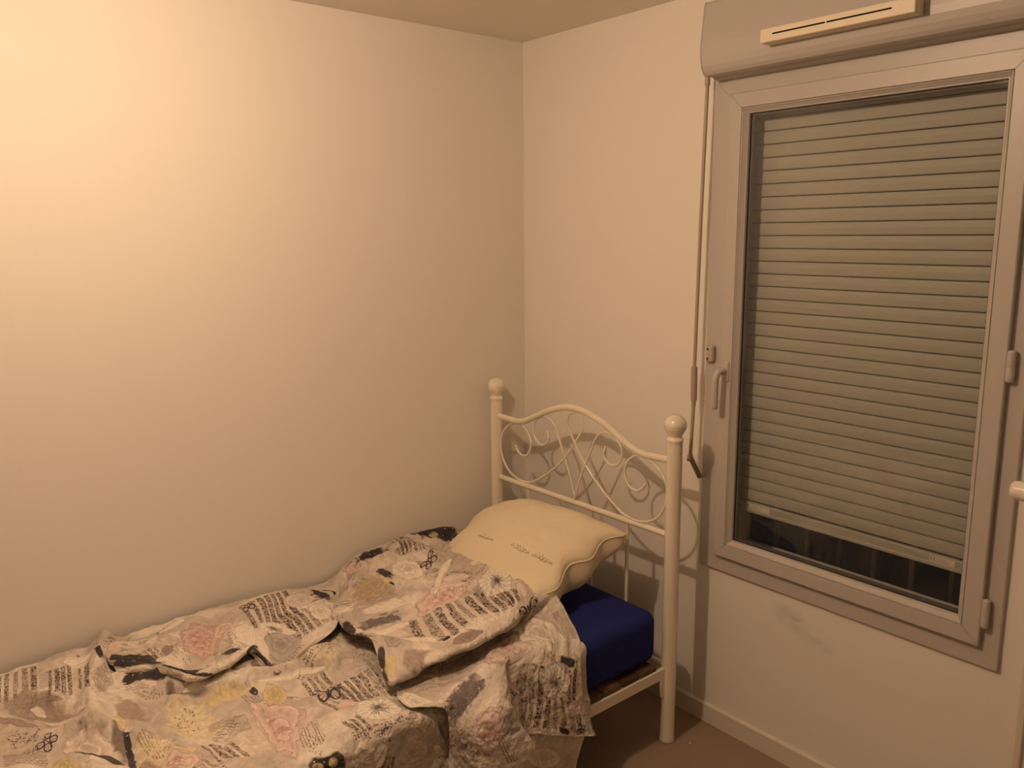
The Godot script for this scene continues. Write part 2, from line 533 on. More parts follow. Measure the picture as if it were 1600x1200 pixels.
	piece("hand_rail", box_mesh(Vector3(0.7, 1.10, -0.325), Vector3(2.2, 1.14, -0.285), 0.003), iron, g)
	piece("bottom_rail", box_mesh(Vector3(0.7, 0.20, -0.320), Vector3(2.2, 0.235, -0.290), 0.003), iron, g)
	for x in [0.70, 2.17]:
		piece("fixing", box_mesh(Vector3(x, 0.21, -0.295), Vector3(x + 0.03, 0.235, -0.245), 0.002), iron, g)

# ------------------------------------------------------------------ bed
func build_bed():
	mats.enamel = paint(Color(0.90, 0.87, 0.79), 0.16, 0.5)
	mats.enamel.clearcoat_enabled = true
	mats.enamel.clearcoat = 0.4
	mats.enamel.clearcoat_roughness = 0.05
	var t := thing("bed_frame", "cream painted metal single bed with scrolled headboard and round post finials", "bed")
	var z := 0.2
	var xl := 0.0515
	var xr := 0.9855
	var post := [[0.0, 1.068], [0.0245, 1.068], [0.0255, 1.066], [0.0255, 0.012], [0.0275, 0.010], [0.0275, 0.002], [0.024, 0.0], [0.0, 0.0]]
	var finial := [[0.0, 1.1640], [0.010, 1.1630], [0.020, 1.1590], [0.029, 1.1515], [0.0350, 1.1415], [0.0368, 1.1315], [0.0366, 1.1265], [0.0352, 1.1250], [0.0352, 1.1238], [0.0362, 1.1225], [0.0346, 1.1180], [0.0302, 1.1095], [0.0258, 1.1015], [0.0226, 1.0950], [0.0217, 1.0910], [0.0232, 1.0880], [0.0272, 1.0845], [0.0282, 1.0805], [0.0275, 1.0760], [0.0255, 1.0720], [0.0252, 1.0660]]
	for x in [xl, xr]:
		var p := piece("post", lathe(post, 28, Vector3(x, 0, z)), mats.enamel, t)
		var f := piece("finial", lathe(finial, 36, Vector3(x, 0, z)), mats.enamel, p)
	for s in [[xr + 0.0255, 1.036]]:
		piece("bolt_hole", lathe([[0.0, 0.0], [0.0022, 0.0], [0.0022, -0.001], [0.0, -0.001]], 8), paint(Color(0.05, 0.04, 0.03)), t).transform = Transform3D(Basis(Vector3(0, 0, 1), -PI / 2) , Vector3(xr + 0.0256, 1.036, z + 0.002))
	var mid := (xl + xr) / 2
	# top rail: flat at the posts, then a shallow dip and the crown
	var half := [[0.0, 1.1105], [0.050, 1.1075], [0.100, 1.095], [0.155, 1.075], [0.210, 1.050], [0.262, 1.0255], [0.300, 1.0105], [0.335, 1.0045], [0.390, 1.0055], [0.467, 1.008]]
	var top := []
	for k in range(half.size() - 1, 0, -1): top.append(Vector3(mid - half[k][0], half[k][1], z))
	for q in half: top.append(Vector3(mid + q[0], q[1], z))
	piece("top_rail", tube(smooth_path(top, 5), 0.0125, 14), mats.enamel, t)
	piece("cross_rail", tube([Vector3(xl, 0.7485, z), Vector3(mid, 0.7485, z), Vector3(xr, 0.7485, z)], 0.0112, 14), mats.enamel, t)
	piece("lower_rail", tube([Vector3(xl, 0.275, z), Vector3(mid, 0.275, z), Vector3(xr, 0.275, z)], 0.0112, 14), mats.enamel, t)
	for k in 4:
		var x := mid + (k - 1.5) * 0.1775
		piece("spindle", tube([Vector3(x, 0.74, z), Vector3(x, 0.5, z), Vector3(x, 0.28, z)], 0.0062, 10), mats.enamel, t)
	# scrollwork: one long wire with a loop in the middle and a scroll at each end, and a vee with two small scrolls
	var bow := [[0.0, 1.0935], [0.024, 1.0865], [0.0385, 1.062], [0.033, 1.030], [0.0, 0.983], [-0.023, 0.950], [-0.064, 0.902], [-0.114, 0.857], [-0.170, 0.815], [-0.233, 0.777], [-0.280, 0.763], [-0.328, 0.7625], [-0.379, 0.780], [-0.415, 0.809], [-0.436, 0.848], [-0.4425, 0.891], [-0.433, 0.932], [-0.402, 0.969], [-0.359, 0.992], [-0.309, 0.995], [-0.271, 0.972], [-0.2535, 0.935], [-0.258, 0.899], [-0.278, 0.8755], [-0.308, 0.8695], [-0.333, 0.882], [-0.347, 0.901]]
	var w := []
	for k in range(bow.size() - 1, 0, -1): w.append(Vector3(mid - bow[k][0], bow[k][1], z + 0.003))
	for q in bow: w.append(Vector3(mid + q[0], q[1], z - 0.002))
	piece("long_scroll", tube(smooth_path(w, 5), 0.0045, 8), mats.enamel, t)
	var vee := [[0.0, 0.760], [0.013, 0.795], [0.034, 0.856], [0.062, 0.917], [0.090, 0.975], [0.113, 1.021], [0.140, 1.044], [0.167, 1.050], [0.198, 1.043], [0.229, 1.018], [0.240, 0.990], [0.232, 0.960], [0.210, 0.939], [0.182, 0.935], [0.158, 0.951], [0.151, 0.972], [0.160, 0.996]]
	for s in [-1.0, 1.0]:
		w = []
		for q in vee: w.append(Vector3(mid + s * q[0], q[1], z + 0.004 * s))
		piece("small_scroll", tube(smooth_path(w, 5), 0.0045, 8), mats.enamel, t)
	# side rails: an angle bar with a hanging bracket at each end
	for s in [1.0, -1.0]:
		var x: float = xr if s > 0 else xl
		var st := begin()
		box(st, Vector3(x - 0.004 + s * 0.004, 0.242, 0.222), Vector3(x + s * 0.004 + 0.0, 0.280, 2.17), 0.001)
		box(st, Vector3(minf(x, x - s * 0.010), 0.277, 0.222), Vector3(maxf(x, x - s * 0.010), 0.280, 2.17), 0.001)
		var r := piece("side_rail", st.commit(), mats.enamel, t)
		for zz in [0.236, 2.156]:
			var br := begin()
			var q := [[-0.020, 0.279], [0.012, 0.279], [0.014, 0.235], [0.006, 0.180], [-0.004, 0.172], [-0.020, 0.172]]
			var f1 := []
			var f2 := []
			for k in q.size():
				var dz: float = q[k][0] * (1 if zz < 1 else -1)
				f1.append(Vector3(x + s * 0.0045, q[k][1], zz + dz))
				f2.append(Vector3(x + s * 0.0010, q[k][1], zz + dz))
			var c: Vector3 = Vector3(x + s * 0.0028, 0.23, zz)
			outward(br, f1.duplicate(), c)
			outward(br, f2.duplicate(), c)
			for k in q.size(): outward(br, [f1[k], f1[(k + 1) % 6], f2[(k + 1) % 6], f2[k]], c)
			piece("bracket", br.commit(), mats.enamel, r)
	for x in [xl, xr]:
		piece("foot_post", lathe([[0.0, 0.452], [0.02, 0.45], [0.0255, 0.44], [0.0255, 0.002], [0.0, 0.0]], 24, Vector3(x, 0, 2.2)), mats.enamel, t)
	piece("foot_rail", tube([Vector3(xl, 0.30, 2.2), Vector3(mid, 0.30, 2.2), Vector3(xr, 0.30, 2.2)], 0.0112, 12), mats.enamel, t)
	# wooden slats across the rails
	var wood := [wood_mat(Color(0.42, 0.32, 0.22), 31), wood_mat(Color(0.34, 0.26, 0.18), 32), wood_mat(Color(0.48, 0.37, 0.27), 33)]
	for k in 22:
		var z0 := 0.262 + k * 0.0860
		var o := piece("slat", box_mesh(Vector3(xl + 0.003, 0.2805, z0), Vector3(xr - 0.003, 0.2985, z0 + 0.079), 0.0015), wood[k % 3], t)
	# mattress in a blue fitted sheet
	var blue := bumpy(paint(Color(0.135, 0.17, 0.40), 0.85, 0.25), 0.05, 0.8, 5.0, 41)
	var m := thing("mattress", "single mattress in a navy blue fitted sheet, bare at the pillow end corner", "mattress")
	piece("sheeted_mattress", pillow_box(Vector3(0.032, 0.2995, 0.232), Vector3(0.966, 0.484, 2.16), 0.042, 20), blue, m)

func wood_mat(c: Color, seed_: int) -> StandardMaterial3D:
	var m := paint(c, 0.6, 0.35)
	var t := NoiseTexture2D.new()
	t.width = 256
	t.height = 256
	t.seamless = true
	t.noise = noise(0.03, seed_, 3)
	var g := Gradient.new()
	g.set_color(0, Color(0.72, 0.72, 0.72))
	g.set_color(1, Color(1, 1, 1))
	t.color_ramp = g
	m.albedo_texture = t
	m.uv1_triplanar = true
	m.uv1_scale = Vector3(1.5, 12, 12)
	return m

# ------------------------------------------------------------------ pillow leaning on the headboard
func pillow_point(a: float, b: float, up: float) -> Vector3:
	# a -1..1 from the left to the right seam, b -1..1 from the headboard to the duvet; up 1 upper skin, -1 lower skin
	var edge := pow(maxf(0.0, (1.0 - pow(absf(a), 2.6)) * (1.0 - pow(absf(b), 2.6))), 0.46 if up > 0 else 0.27)
	var pinch := 1.0 - 0.075 * (1.0 - a * a) * absf(b) - 0.0
	var pinch_a := 1.0 - 0.075 * (1.0 - b * b) * absf(a)
	var x := 0.472 + 0.345 * a * pinch_a + signf(a) * 0.012 * sin((b + 0.61) * 9.8 - PI / 2) * pow(maxf(0.0, absf(a) - 0.5) / 0.5, 2.0) * (1.0 - pow(absf(b), 8.0))
	var z := 0.475 + 0.236 * b * pinch
	var mid := 0.6300 - 0.088 * b + 0.018 * a - 0.010 * b * b
	mid += 0.008 * sin(b * 9.0 + 1.6) * maxf(0.0, absf(a) - 0.5) / 0.5 * signf(a)
	if a < 0:
		mid -= 0.045 * a * a
		x += 0.10 * a * a * smoothstep(-0.2, 0.9, b)
	var fold := pn.get_noise_3d(x * 9.0, z * 16.0, up * 3.0) * 0.012 + pn.get_noise_3d(x * 30.0 - z * 22.0, z * 30.0, 4.0) * 0.004
	fold += 0.006 * sin((a - b * 0.6) * 14.0) * exp(-pow((a - 0.72) / 0.22, 2)) * exp(-pow((b + 0.55) / 0.35, 2))
	fold += 0.007 * sin((b * 1.1 + a * 0.4) * 20.0) * exp(-pow((b - 0.62) / 0.22, 2)) * (0.4 + 0.6 * absf(sin(a * 3.0)))
	if up > 0:
		return Vector3(x, mid + edge * (0.088 + fold) * (1.0 - 0.40 * smoothstep(0.38, 0.75, b + 0.22 * maxf(0.0, a))), z)
	return Vector3(x, maxf(mid - edge * (0.155 + fold), 0.4875), z)

var pn: FastNoiseLite

func build_pillow():
	pn = noise(0.5, 77, 3)
	var cloth := bumpy(paint(Color(0.885, 0.835, 0.72), 0.9, 0.2), 0.06, 1.0, 6.0, 51)
	var t := thing("pillow", "cream cotton pillow leaning on the headboard, piped along its edges", "pillow")
	var n := 72
	for up in [1.0, -1.0]:
		var rows := []
		for i in n + 1:
			var row := []
			var b := -cos(PI * i / n)
			for j in n + 1:
				var a := -cos(PI * j / n)
				row.append(pillow_point(a, b, up))
			if up > 0: row.reverse()
			rows.append(row)
		var mesh := grid_mesh(rows)
		piece("upper_cover" if up > 0 else "lower_cover", mesh, cloth, t)
	var seam := []
	for e in 4:
		for k in 40:
			var s := -1.0 + 2.0 * k / 40.0
			seam.append(pillow_point([s, 1.0, -s, -1.0][e], [-1.0, s, 1.0, -s][e], 1.0))
	seam.append(seam[0])
	piece("piping", tube(seam, 0.0032, 7), paint(Color(0.90, 0.85, 0.73), 0.85, 0.2), t)
	# two puckered stitched places near the duvet
	var rng := RandomNumberGenerator.new()
	rng.seed = 9
	for s in [[-0.22, 0.40, 0.02, 0.40], [0.30, 0.36, 0.56, 0.335], [0.62, 0.33, 0.86, 0.26]]:
		var path := []
		for k in 19:
			var f := k / 18.0
			var p := pillow_point(lerpf(s[0], s[2], f), lerpf(s[1], s[3], f) + 0.03 * sin(k * 2.2) * sin(PI * f), 1.0)
			path.append(p + Vector3(0, 0.0035 + 0.003 * rng.randf(), 0))
		piece("stitching", tube(smooth_path(path, 3), 0.0036, 6), cloth, t, "puckered stitching")

# ------------------------------------------------------------------ small things
func build_small_things():
	var t := thing("wall_bar", "white rounded bar with a dark slot in its end, jutting in right of the window", "bar")
	var white := paint(Color(0.92, 0.89, 0.84), 0.3)
	var y := 1.1215
	var prof := []
	for q in [[1.9455, 0.0], [1.9458, 0.010], [1.9475, 0.0165], [1.9525, 0.0215], [1.960, 0.0238], [2.05, 0.0238], [2.30, 0.0238], [2.302, 0.0]]: prof.append(q)
	var rows := []
	for q in prof: rows.append(ring(Vector3(q[0], y, 0.10), Vector3.UP, Vector3.BACK, maxf(q[1], 0.0002), 28))
	piece("tube", grid_mesh(rows, 0.0, true), white, t)
	piece("slot", box_mesh(Vector3(1.9448, y - 0.007, 0.0975), Vector3(1.9462, y + 0.007, 0.1015), 0.0004), paint(Color(0.06, 0.04, 0.03), 0.8), t, "dark upright slot")
	piece("bracket", box_mesh(Vector3(2.20, y - 0.015, 0.0), Vector3(2.23, y + 0.015, 0.10), 0.003), white, t)
	var c := piece("crumb", pillow_box(Vector3(1.052, 0.0, 0.155), Vector3(1.061, 0.005, 0.165), 0.002), paint(Color(0.80, 0.72, 0.60), 0.8))
	tag(c, "tiny pale crumb lying on the floor by the bed post", "crumb")

# ------------------------------------------------------------------ duvet
const NET := [
		[Vector3(0.020, 0.475, 0.332), Vector3(0.020, 0.531, 0.473), Vector3(0.020, 0.551, 0.655), Vector3(0.020, 0.543, 0.734), Vector3(0.020, 0.535, 0.812), Vector3(0.020, 0.512, 0.908), Vector3(0.020, 0.466, 1.041)],
		[Vector3(0.065, 0.525, 0.322), Vector3(0.060, 0.581, 0.463), Vector3(0.060, 0.601, 0.645), Vector3(0.060, 0.593, 0.724), Vector3(0.060, 0.585, 0.802), Vector3(0.060, 0.562, 0.898), Vector3(0.169, 0.516, 1.031)],
		[Vector3(0.109, 0.530, 0.379), Vector3(0.088, 0.548, 0.484), Vector3(0.071, 0.560, 0.624), Vector3(0.075, 0.552, 0.699), Vector3(0.080, 0.545, 0.774), Vector3(0.096, 0.530, 0.893), Vector3(0.224, 0.512, 1.056)],
		[Vector3(0.135, 0.508, 0.400), Vector3(0.137, 0.526, 0.511), Vector3(0.123, 0.538, 0.643), Vector3(0.135, 0.530, 0.722), Vector3(0.148, 0.523, 0.801), Vector3(0.155, 0.508, 0.916), Vector3(0.254, 0.490, 1.076)],
		[Vector3(0.161, 0.545, 0.421), Vector3(0.186, 0.572, 0.538), Vector3(0.174, 0.580, 0.662), Vector3(0.195, 0.575, 0.745), Vector3(0.216, 0.570, 0.828), Vector3(0.214, 0.552, 0.938), Vector3(0.285, 0.530, 1.096)],
		[Vector3(0.290, 0.570, 0.431), Vector3(0.359, 0.598, 0.575), Vector3(0.376, 0.602, 0.715), Vector3(0.372, 0.595, 0.780), Vector3(0.368, 0.588, 0.844), Vector3(0.369, 0.568, 0.973), Vector3(0.359, 0.545, 1.130)],
		[Vector3(0.444, 0.585, 0.447), Vector3(0.532, 0.610, 0.608), Vector3(0.556, 0.615, 0.762), Vector3(0.560, 0.608, 0.830), Vector3(0.565, 0.602, 0.897), Vector3(0.553, 0.582, 1.023), Vector3(0.441, 0.552, 1.160)],
		[Vector3(0.600, 0.595, 0.484), Vector3(0.694, 0.615, 0.642), Vector3(0.729, 0.620, 0.802), Vector3(0.730, 0.615, 0.871), Vector3(0.730, 0.610, 0.939), Vector3(0.715, 0.595, 1.068), Vector3(0.553, 0.560, 1.182)],
		[Vector3(0.712, 0.600, 0.530), Vector3(0.780, 0.610, 0.674), Vector3(0.830, 0.615, 0.806), Vector3(0.845, 0.614, 0.879), Vector3(0.860, 0.612, 0.951), Vector3(0.819, 0.600, 1.081), Vector3(0.641, 0.565, 1.156)],
		[Vector3(0.779, 0.592, 0.557), Vector3(0.825, 0.597, 0.707), Vector3(0.895, 0.600, 0.831), Vector3(0.908, 0.600, 0.903), Vector3(0.920, 0.600, 0.974), Vector3(0.916, 0.597, 1.108), Vector3(0.880, 0.565, 1.246)],
		[Vector3(0.790, 0.582, 0.555), Vector3(0.802, 0.565, 0.680), Vector3(0.811, 0.553, 0.767), Vector3(0.817, 0.551, 0.834), Vector3(0.823, 0.550, 0.901), Vector3(0.825, 0.545, 1.031), Vector3(0.784, 0.530, 1.147)],
		[Vector3(0.815, 0.570, 0.561), Vector3(0.804, 0.545, 0.663), Vector3(0.818, 0.532, 0.760), Vector3(0.832, 0.531, 0.833), Vector3(0.845, 0.530, 0.907), Vector3(0.873, 0.530, 1.043), Vector3(0.867, 0.522, 1.169)],
		[Vector3(0.873, 0.548, 0.579), Vector3(0.892, 0.540, 0.698), Vector3(0.905, 0.540, 0.807), Vector3(0.905, 0.544, 0.862), Vector3(0.905, 0.548, 0.917), Vector3(0.957, 0.538, 1.070), Vector3(0.892, 0.530, 1.225)],
		[Vector3(0.962, 0.505, 0.608), Vector3(0.953, 0.512, 0.700), Vector3(0.951, 0.530, 0.784), Vector3(0.963, 0.547, 0.867), Vector3(0.976, 0.565, 0.949), Vector3(0.988, 0.553, 1.049), Vector3(0.970, 0.528, 1.235)],
		[Vector3(1.000, 0.447, 0.640), Vector3(1.000, 0.452, 0.738), Vector3(1.000, 0.504, 0.852), Vector3(0.998, 0.521, 0.942), Vector3(1.035, 0.541, 0.963), Vector3(1.035, 0.523, 1.063), Vector3(1.005, 0.519, 1.158)],
		[Vector3(1.012, 0.357, 0.642), Vector3(1.020, 0.383, 0.752), Vector3(1.010, 0.408, 0.853), Vector3(1.004, 0.416, 0.930), Vector3(1.090, 0.480, 0.987), Vector3(1.080, 0.470, 1.109), Vector3(1.020, 0.456, 1.145)],
		[Vector3(1.035, 0.213, 0.608), Vector3(1.035, 0.272, 0.744), Vector3(1.030, 0.334, 0.886), Vector3(1.020, 0.260, 0.878), Vector3(1.110, 0.332, 0.932), Vector3(1.100, 0.330, 1.085), Vector3(1.030, 0.326, 1.160)],
	]
const FOLD_NET := [
		[Vector3(0.015, 0.492, 1.747), Vector3(0.058, 0.492, 1.667), Vector3(0.021, 0.498, 1.519), Vector3(0.075, 0.500, 1.435), Vector3(0.030, 0.500, 1.276), Vector3(0.052, 0.495, 1.148), Vector3(0.144, 0.490, 1.049)],
		[Vector3(0.065, 0.532, 1.747), Vector3(0.108, 0.532, 1.667), Vector3(0.071, 0.538, 1.519), Vector3(0.125, 0.540, 1.435), Vector3(0.080, 0.540, 1.276), Vector3(0.102, 0.535, 1.148), Vector3(0.194, 0.530, 1.049)],
		[Vector3(0.157, 0.546, 1.770), Vector3(0.221, 0.550, 1.684), Vector3(0.266, 0.558, 1.572), Vector3(0.289, 0.558, 1.484), Vector3(0.270, 0.558, 1.363), Vector3(0.313, 0.552, 1.254), Vector3(0.358, 0.545, 1.111)],
		[Vector3(0.232, 0.548, 1.779), Vector3(0.309, 0.554, 1.684), Vector3(0.396, 0.562, 1.605), Vector3(0.400, 0.560, 1.516), Vector3(0.371, 0.558, 1.413), Vector3(0.466, 0.552, 1.346), Vector3(0.469, 0.542, 1.188)],
		[Vector3(0.259, 0.532, 1.770), Vector3(0.367, 0.543, 1.668), Vector3(0.474, 0.550, 1.620), Vector3(0.471, 0.550, 1.534), Vector3(0.439, 0.552, 1.436), Vector3(0.589, 0.546, 1.428), Vector3(0.499, 0.528, 1.286)],
		[Vector3(0.255, 0.516, 1.770), Vector3(0.363, 0.527, 1.668), Vector3(0.470, 0.534, 1.620), Vector3(0.467, 0.534, 1.534), Vector3(0.435, 0.536, 1.436), Vector3(0.585, 0.530, 1.428), Vector3(0.495, 0.512, 1.286)],
		[Vector3(0.210, 0.502, 1.770), Vector3(0.318, 0.513, 1.668), Vector3(0.425, 0.520, 1.620), Vector3(0.422, 0.520, 1.534), Vector3(0.390, 0.522, 1.436), Vector3(0.540, 0.516, 1.428), Vector3(0.450, 0.498, 1.286)],
	]
const RIDGES := [
		[0.043, 0.030, [Vector2(0.048, 1.743), Vector2(0.215, 1.810), Vector2(0.366, 1.862), Vector2(0.536, 1.886)]],
		[-0.015, 0.040, [Vector2(0.159, 1.848), Vector2(0.332, 1.901)]],
		[-0.043, 0.020, [Vector2(0.446, 1.661), Vector2(0.497, 1.581), Vector2(0.498, 1.453), Vector2(0.535, 1.421)]],
		[0.037, 0.020, [Vector2(0.544, 1.701), Vector2(0.565, 1.606), Vector2(0.552, 1.475), Vector2(0.585, 1.395), Vector2(0.632, 1.258)]],
		[0.022, 0.030, [Vector2(0.487, 1.409), Vector2(0.491, 1.290), Vector2(0.531, 1.182)]],
		[0.027, 0.035, [Vector2(0.659, 1.210), Vector2(0.767, 1.220)]],
		[-0.019, 0.030, [Vector2(0.426, 1.951), Vector2(0.356, 1.967), Vector2(0.277, 2.013)]],
		[0.020, 0.018, [Vector2(0.217, 1.987), Vector2(0.292, 1.924), Vector2(0.389, 1.882)]],
		[0.019, 0.020, [Vector2(0.623, 1.963), Vector2(0.676, 1.919), Vector2(0.689, 1.866)]],
		[0.020, 0.020, [Vector2(0.576, 1.798), Vector2(0.782, 1.828)]],
		[0.015, 0.016, [Vector2(0.677, 1.546), Vector2(0.761, 1.494), Vector2(0.837, 1.405)]],
		[-0.013, 0.020, [Vector2(0.697, 1.545), Vector2(0.972, 1.590)]],
		[0.018, 0.020, [Vector2(0.453, 1.942), Vector2(0.547, 1.874), Vector2(0.550, 1.806)]],
		[-0.020, 0.014, [Vector2(0.206, 1.765), Vector2(0.286, 1.717), Vector2(0.317, 1.664)]],
		[0.020, 0.014, [Vector2(0.270, 1.773), Vector2(0.339, 1.723), Vector2(0.352, 1.666)]],
		[-0.018, 0.016, [Vector2(0.311, 1.974), Vector2(0.350, 1.905), Vector2(0.433, 1.877)]],
		[0.016, 0.018, [Vector2(0.542, 1.749), Vector2(0.685, 1.754), Vector2(0.821, 1.782)]],
		[0.013, 0.016, [Vector2(0.750, 1.341), Vector2(0.752, 1.436), Vector2(0.717, 1.553)]],
		[-0.013, 0.020, [Vector2(0.865, 1.716), Vector2(0.773, 1.650), Vector2(0.713, 1.594)]],
		[-0.020, 0.018, [Vector2(0.303, 1.286), Vector2(0.454, 1.272), Vector2(0.500, 1.187)]],
	]
const A_S := 1.40        # across: from the wall over the bed and down its side
const A_T0 := 0.60
const A_T1 := 2.17
const B_W := 0.73        # mean length of the turned layer along the bed
const FOLD_SIZE := Vector2(0.75, 0.52)
var n1: FastNoiseLite
var n2: FastNoiseLite
var n3: FastNoiseLite

func near_polyline(p: Vector2, line: Array) -> float:
	var best := 9.0
	if line.size() == 1: return p.distance_to(line[0])
	for k in line.size() - 1:
		best = minf(best, p.distance_to(Geometry2D.get_closest_point_to_segment(p, line[k], line[k + 1])))
	return best

func wrinkle(x: float, z: float) -> float:
	# crumpled cotton: creased waves of about 15, 6 and 2 cm
	var a := 1.0 - 2.4 * absf(n1.get_noise_2d(x, z))
	var b := 0.55 - 1.8 * absf(n2.get_noise_2d(x + 0.02 * a, z))
	return 0.0085 * a + 0.0055 * b + 0.0017 * n3.get_noise_2d(x, z)

func cover_point(s: float, t: float) -> Vector3:
	var x: float
	var y: float
	var out := 0.0          # how far round the edge, 0 top, 1 side
	var top := 0.935
	var r := 0.034
	var under := smoothstep(1.30, 1.05, t)
	if s < top:
		x = 0.03 + s
		y = 0.0
	elif s < top + r * PI / 2:
		var g := (s - top) / r
		x = 0.03 + top + r * sin(g)
		y = -r * (1.0 - cos(g))
		out = g / (PI / 2)
	else:
		x = 0.03 + top + r
		y = -r - (s - top - r * PI / 2)
		out = 1.0
	var h := 0.517
	var p2 := Vector2(minf(x, 1.0), t)
	for q in RIDGES:
		var d := near_polyline(p2, q[2])
		if d < q[1] * 3.0: h += q[0] * exp(-d * d / (q[1] * q[1]))
	var w := wrinkle(x + (s - x) * 0.5, t)
	h += w
	h += 0.006 * smoothstep(0.75, 0.93, x)
	h = lerpf(h, 0.4955 + 0.2 * w, under)
	var drop := maxf(0.0, s - top - r)
	var wave := drop * (0.10 * sin(t * 13.0 + 1.0) + 0.07 * sin(t * 29.0 + drop * 6.0)) + w * 0.8
	wave = lerpf(wave, lerpf(-0.012, 0.005, smoothstep(0.12, 0.19, drop)) + 0.3 * w, under)
	return Vector3(x + out * wave, y + maxf(h, 0.4925), t + 0.012 * out * n1.get_noise_2d(s, t))

func net_point(net: Array, u: float, v: float) -> Vector3:
	# u along the bed 0..cols-1, v across 0..rows-1
	var line := []
	var iv := clampi(int(v) - 1, 0, net.size() - 4)
	for k in range(iv, iv + 4): line.append(spline(net[k], u))
	return spline(line, v - iv)

func even_steps(net: Array, n: int, along: bool) -> Array:
	# net parameters that lie at even distances on the cloth, so that the print is not stretched
	var m := 120
	var cols: float = net[0].size() - 1.0
	var rows := net.size() - 1.0
	var reach := cols if along else rows
	var sum := [0.0]
	for k in m:
		var d := 0.0
		for q in 9:
			var o := (q + 0.5) / 9.0
			var a := reach * k / m
			var b := reach * (k + 1) / m
			d += net_point(net, a, o * rows).distance_to(net_point(net, b, o * rows)) if along else net_point(net, o * cols, a).distance_to(net_point(net, o * cols, b))
		sum.append(sum[k] + d / 9.0)
	var out := []
	var at := 0
	for i in n + 1:
		var want: float = sum[m] * i / n
		while at < m - 1 and sum[at + 1] < want: at += 1
		out.append(reach * (at + clampf((want - sum[at]) / maxf(sum[at + 1] - sum[at], 1e-6), 0.0, 1.0)) / m)
	return out

func crumpled(net: Array, nu: int, nv: int, size: Vector2, much: float, shift: float) -> Array:
	# the net's surface, wrinkled along its normals
	var ku := even_steps(net, nu, true)
	var kv := even_steps(net, nv, false)
	var rows := []
	for j in nv + 1:
		var row := []
		for i in nu + 1: row.append(net_point(net, ku[i], kv[j]))
		rows.append(row)
	var bent := []
	for j in nv + 1:
		var row := []
		for i in nu + 1:
			var p: Vector3 = rows[j][i]
			var du: Vector3 = rows[j][mini(i + 1, nu)] - rows[j][maxi(i - 1, 0)]
			var dv: Vector3 = rows[mini(j + 1, nv)][i] - rows[maxi(j - 1, 0)][i]
			var n := dv.cross(du).normalized()
			row.append(p + n * (wrinkle(0.8 * size.y * j / nv + shift, 0.8 * size.x * i / nu + 2.0) - 0.004) * much)
		row.reverse()
		bent.append(row)
	return bent

func build_duvet():
	n1 = noise(3.6, 5, 2)
	n2 = noise(10.0, 6, 2)
	n3 = noise(32.0, 7, 2)
	var t := thing("duvet", "crumpled flower and sheet music print duvet spread over the bed, turned back at the pillow", "duvet")
	var rows := []
	var ns := 210
	var nt := 230
	for j in nt + 1:
		var row := []
		for i in ns + 1:
			var s := A_S * i / ns
			var tt := lerpf(A_T0, A_T1, float(j) / nt)
			# the head edge slants away towards the hem
			var slant := 0.42 * maxf(0.0, s - 1.20) * (1.0 - float(j) / nt)
			row.append(cover_point(s, tt + slant))
		row.reverse()
		rows.append(row)
	piece("cover", grid_mesh(rows, 0.006), cover_material(), t)
	var bent := crumpled(NET, 150, 270, Vector2(B_W, 1.57), 0.72, 5.0)
	piece("turned_layer", grid_mesh(bent, 0.005), turned_material(), t, "upper layer folded over itself")
	var fold := crumpled(FOLD_NET, 140, 84, FOLD_SIZE, 0.6, 9.0)
	piece("wall_fold", grid_mesh(fold, 0.004), fold_material(), t, "puffed fold lying along the wall")

func cover_material() -> StandardMaterial3D:
	return printed(Vector2(A_S, A_T1 - A_T0), 900.0, COVER_PRINT, 101, 150)

func turned_material() -> StandardMaterial3D:
	return printed(Vector2(B_W, 1.57), 1000.0, TURNED_PRINT, 202, 50)

func fold_material() -> StandardMaterial3D:
	return printed(FOLD_SIZE, 1000.0, FOLD_PRINT, 303, 40)

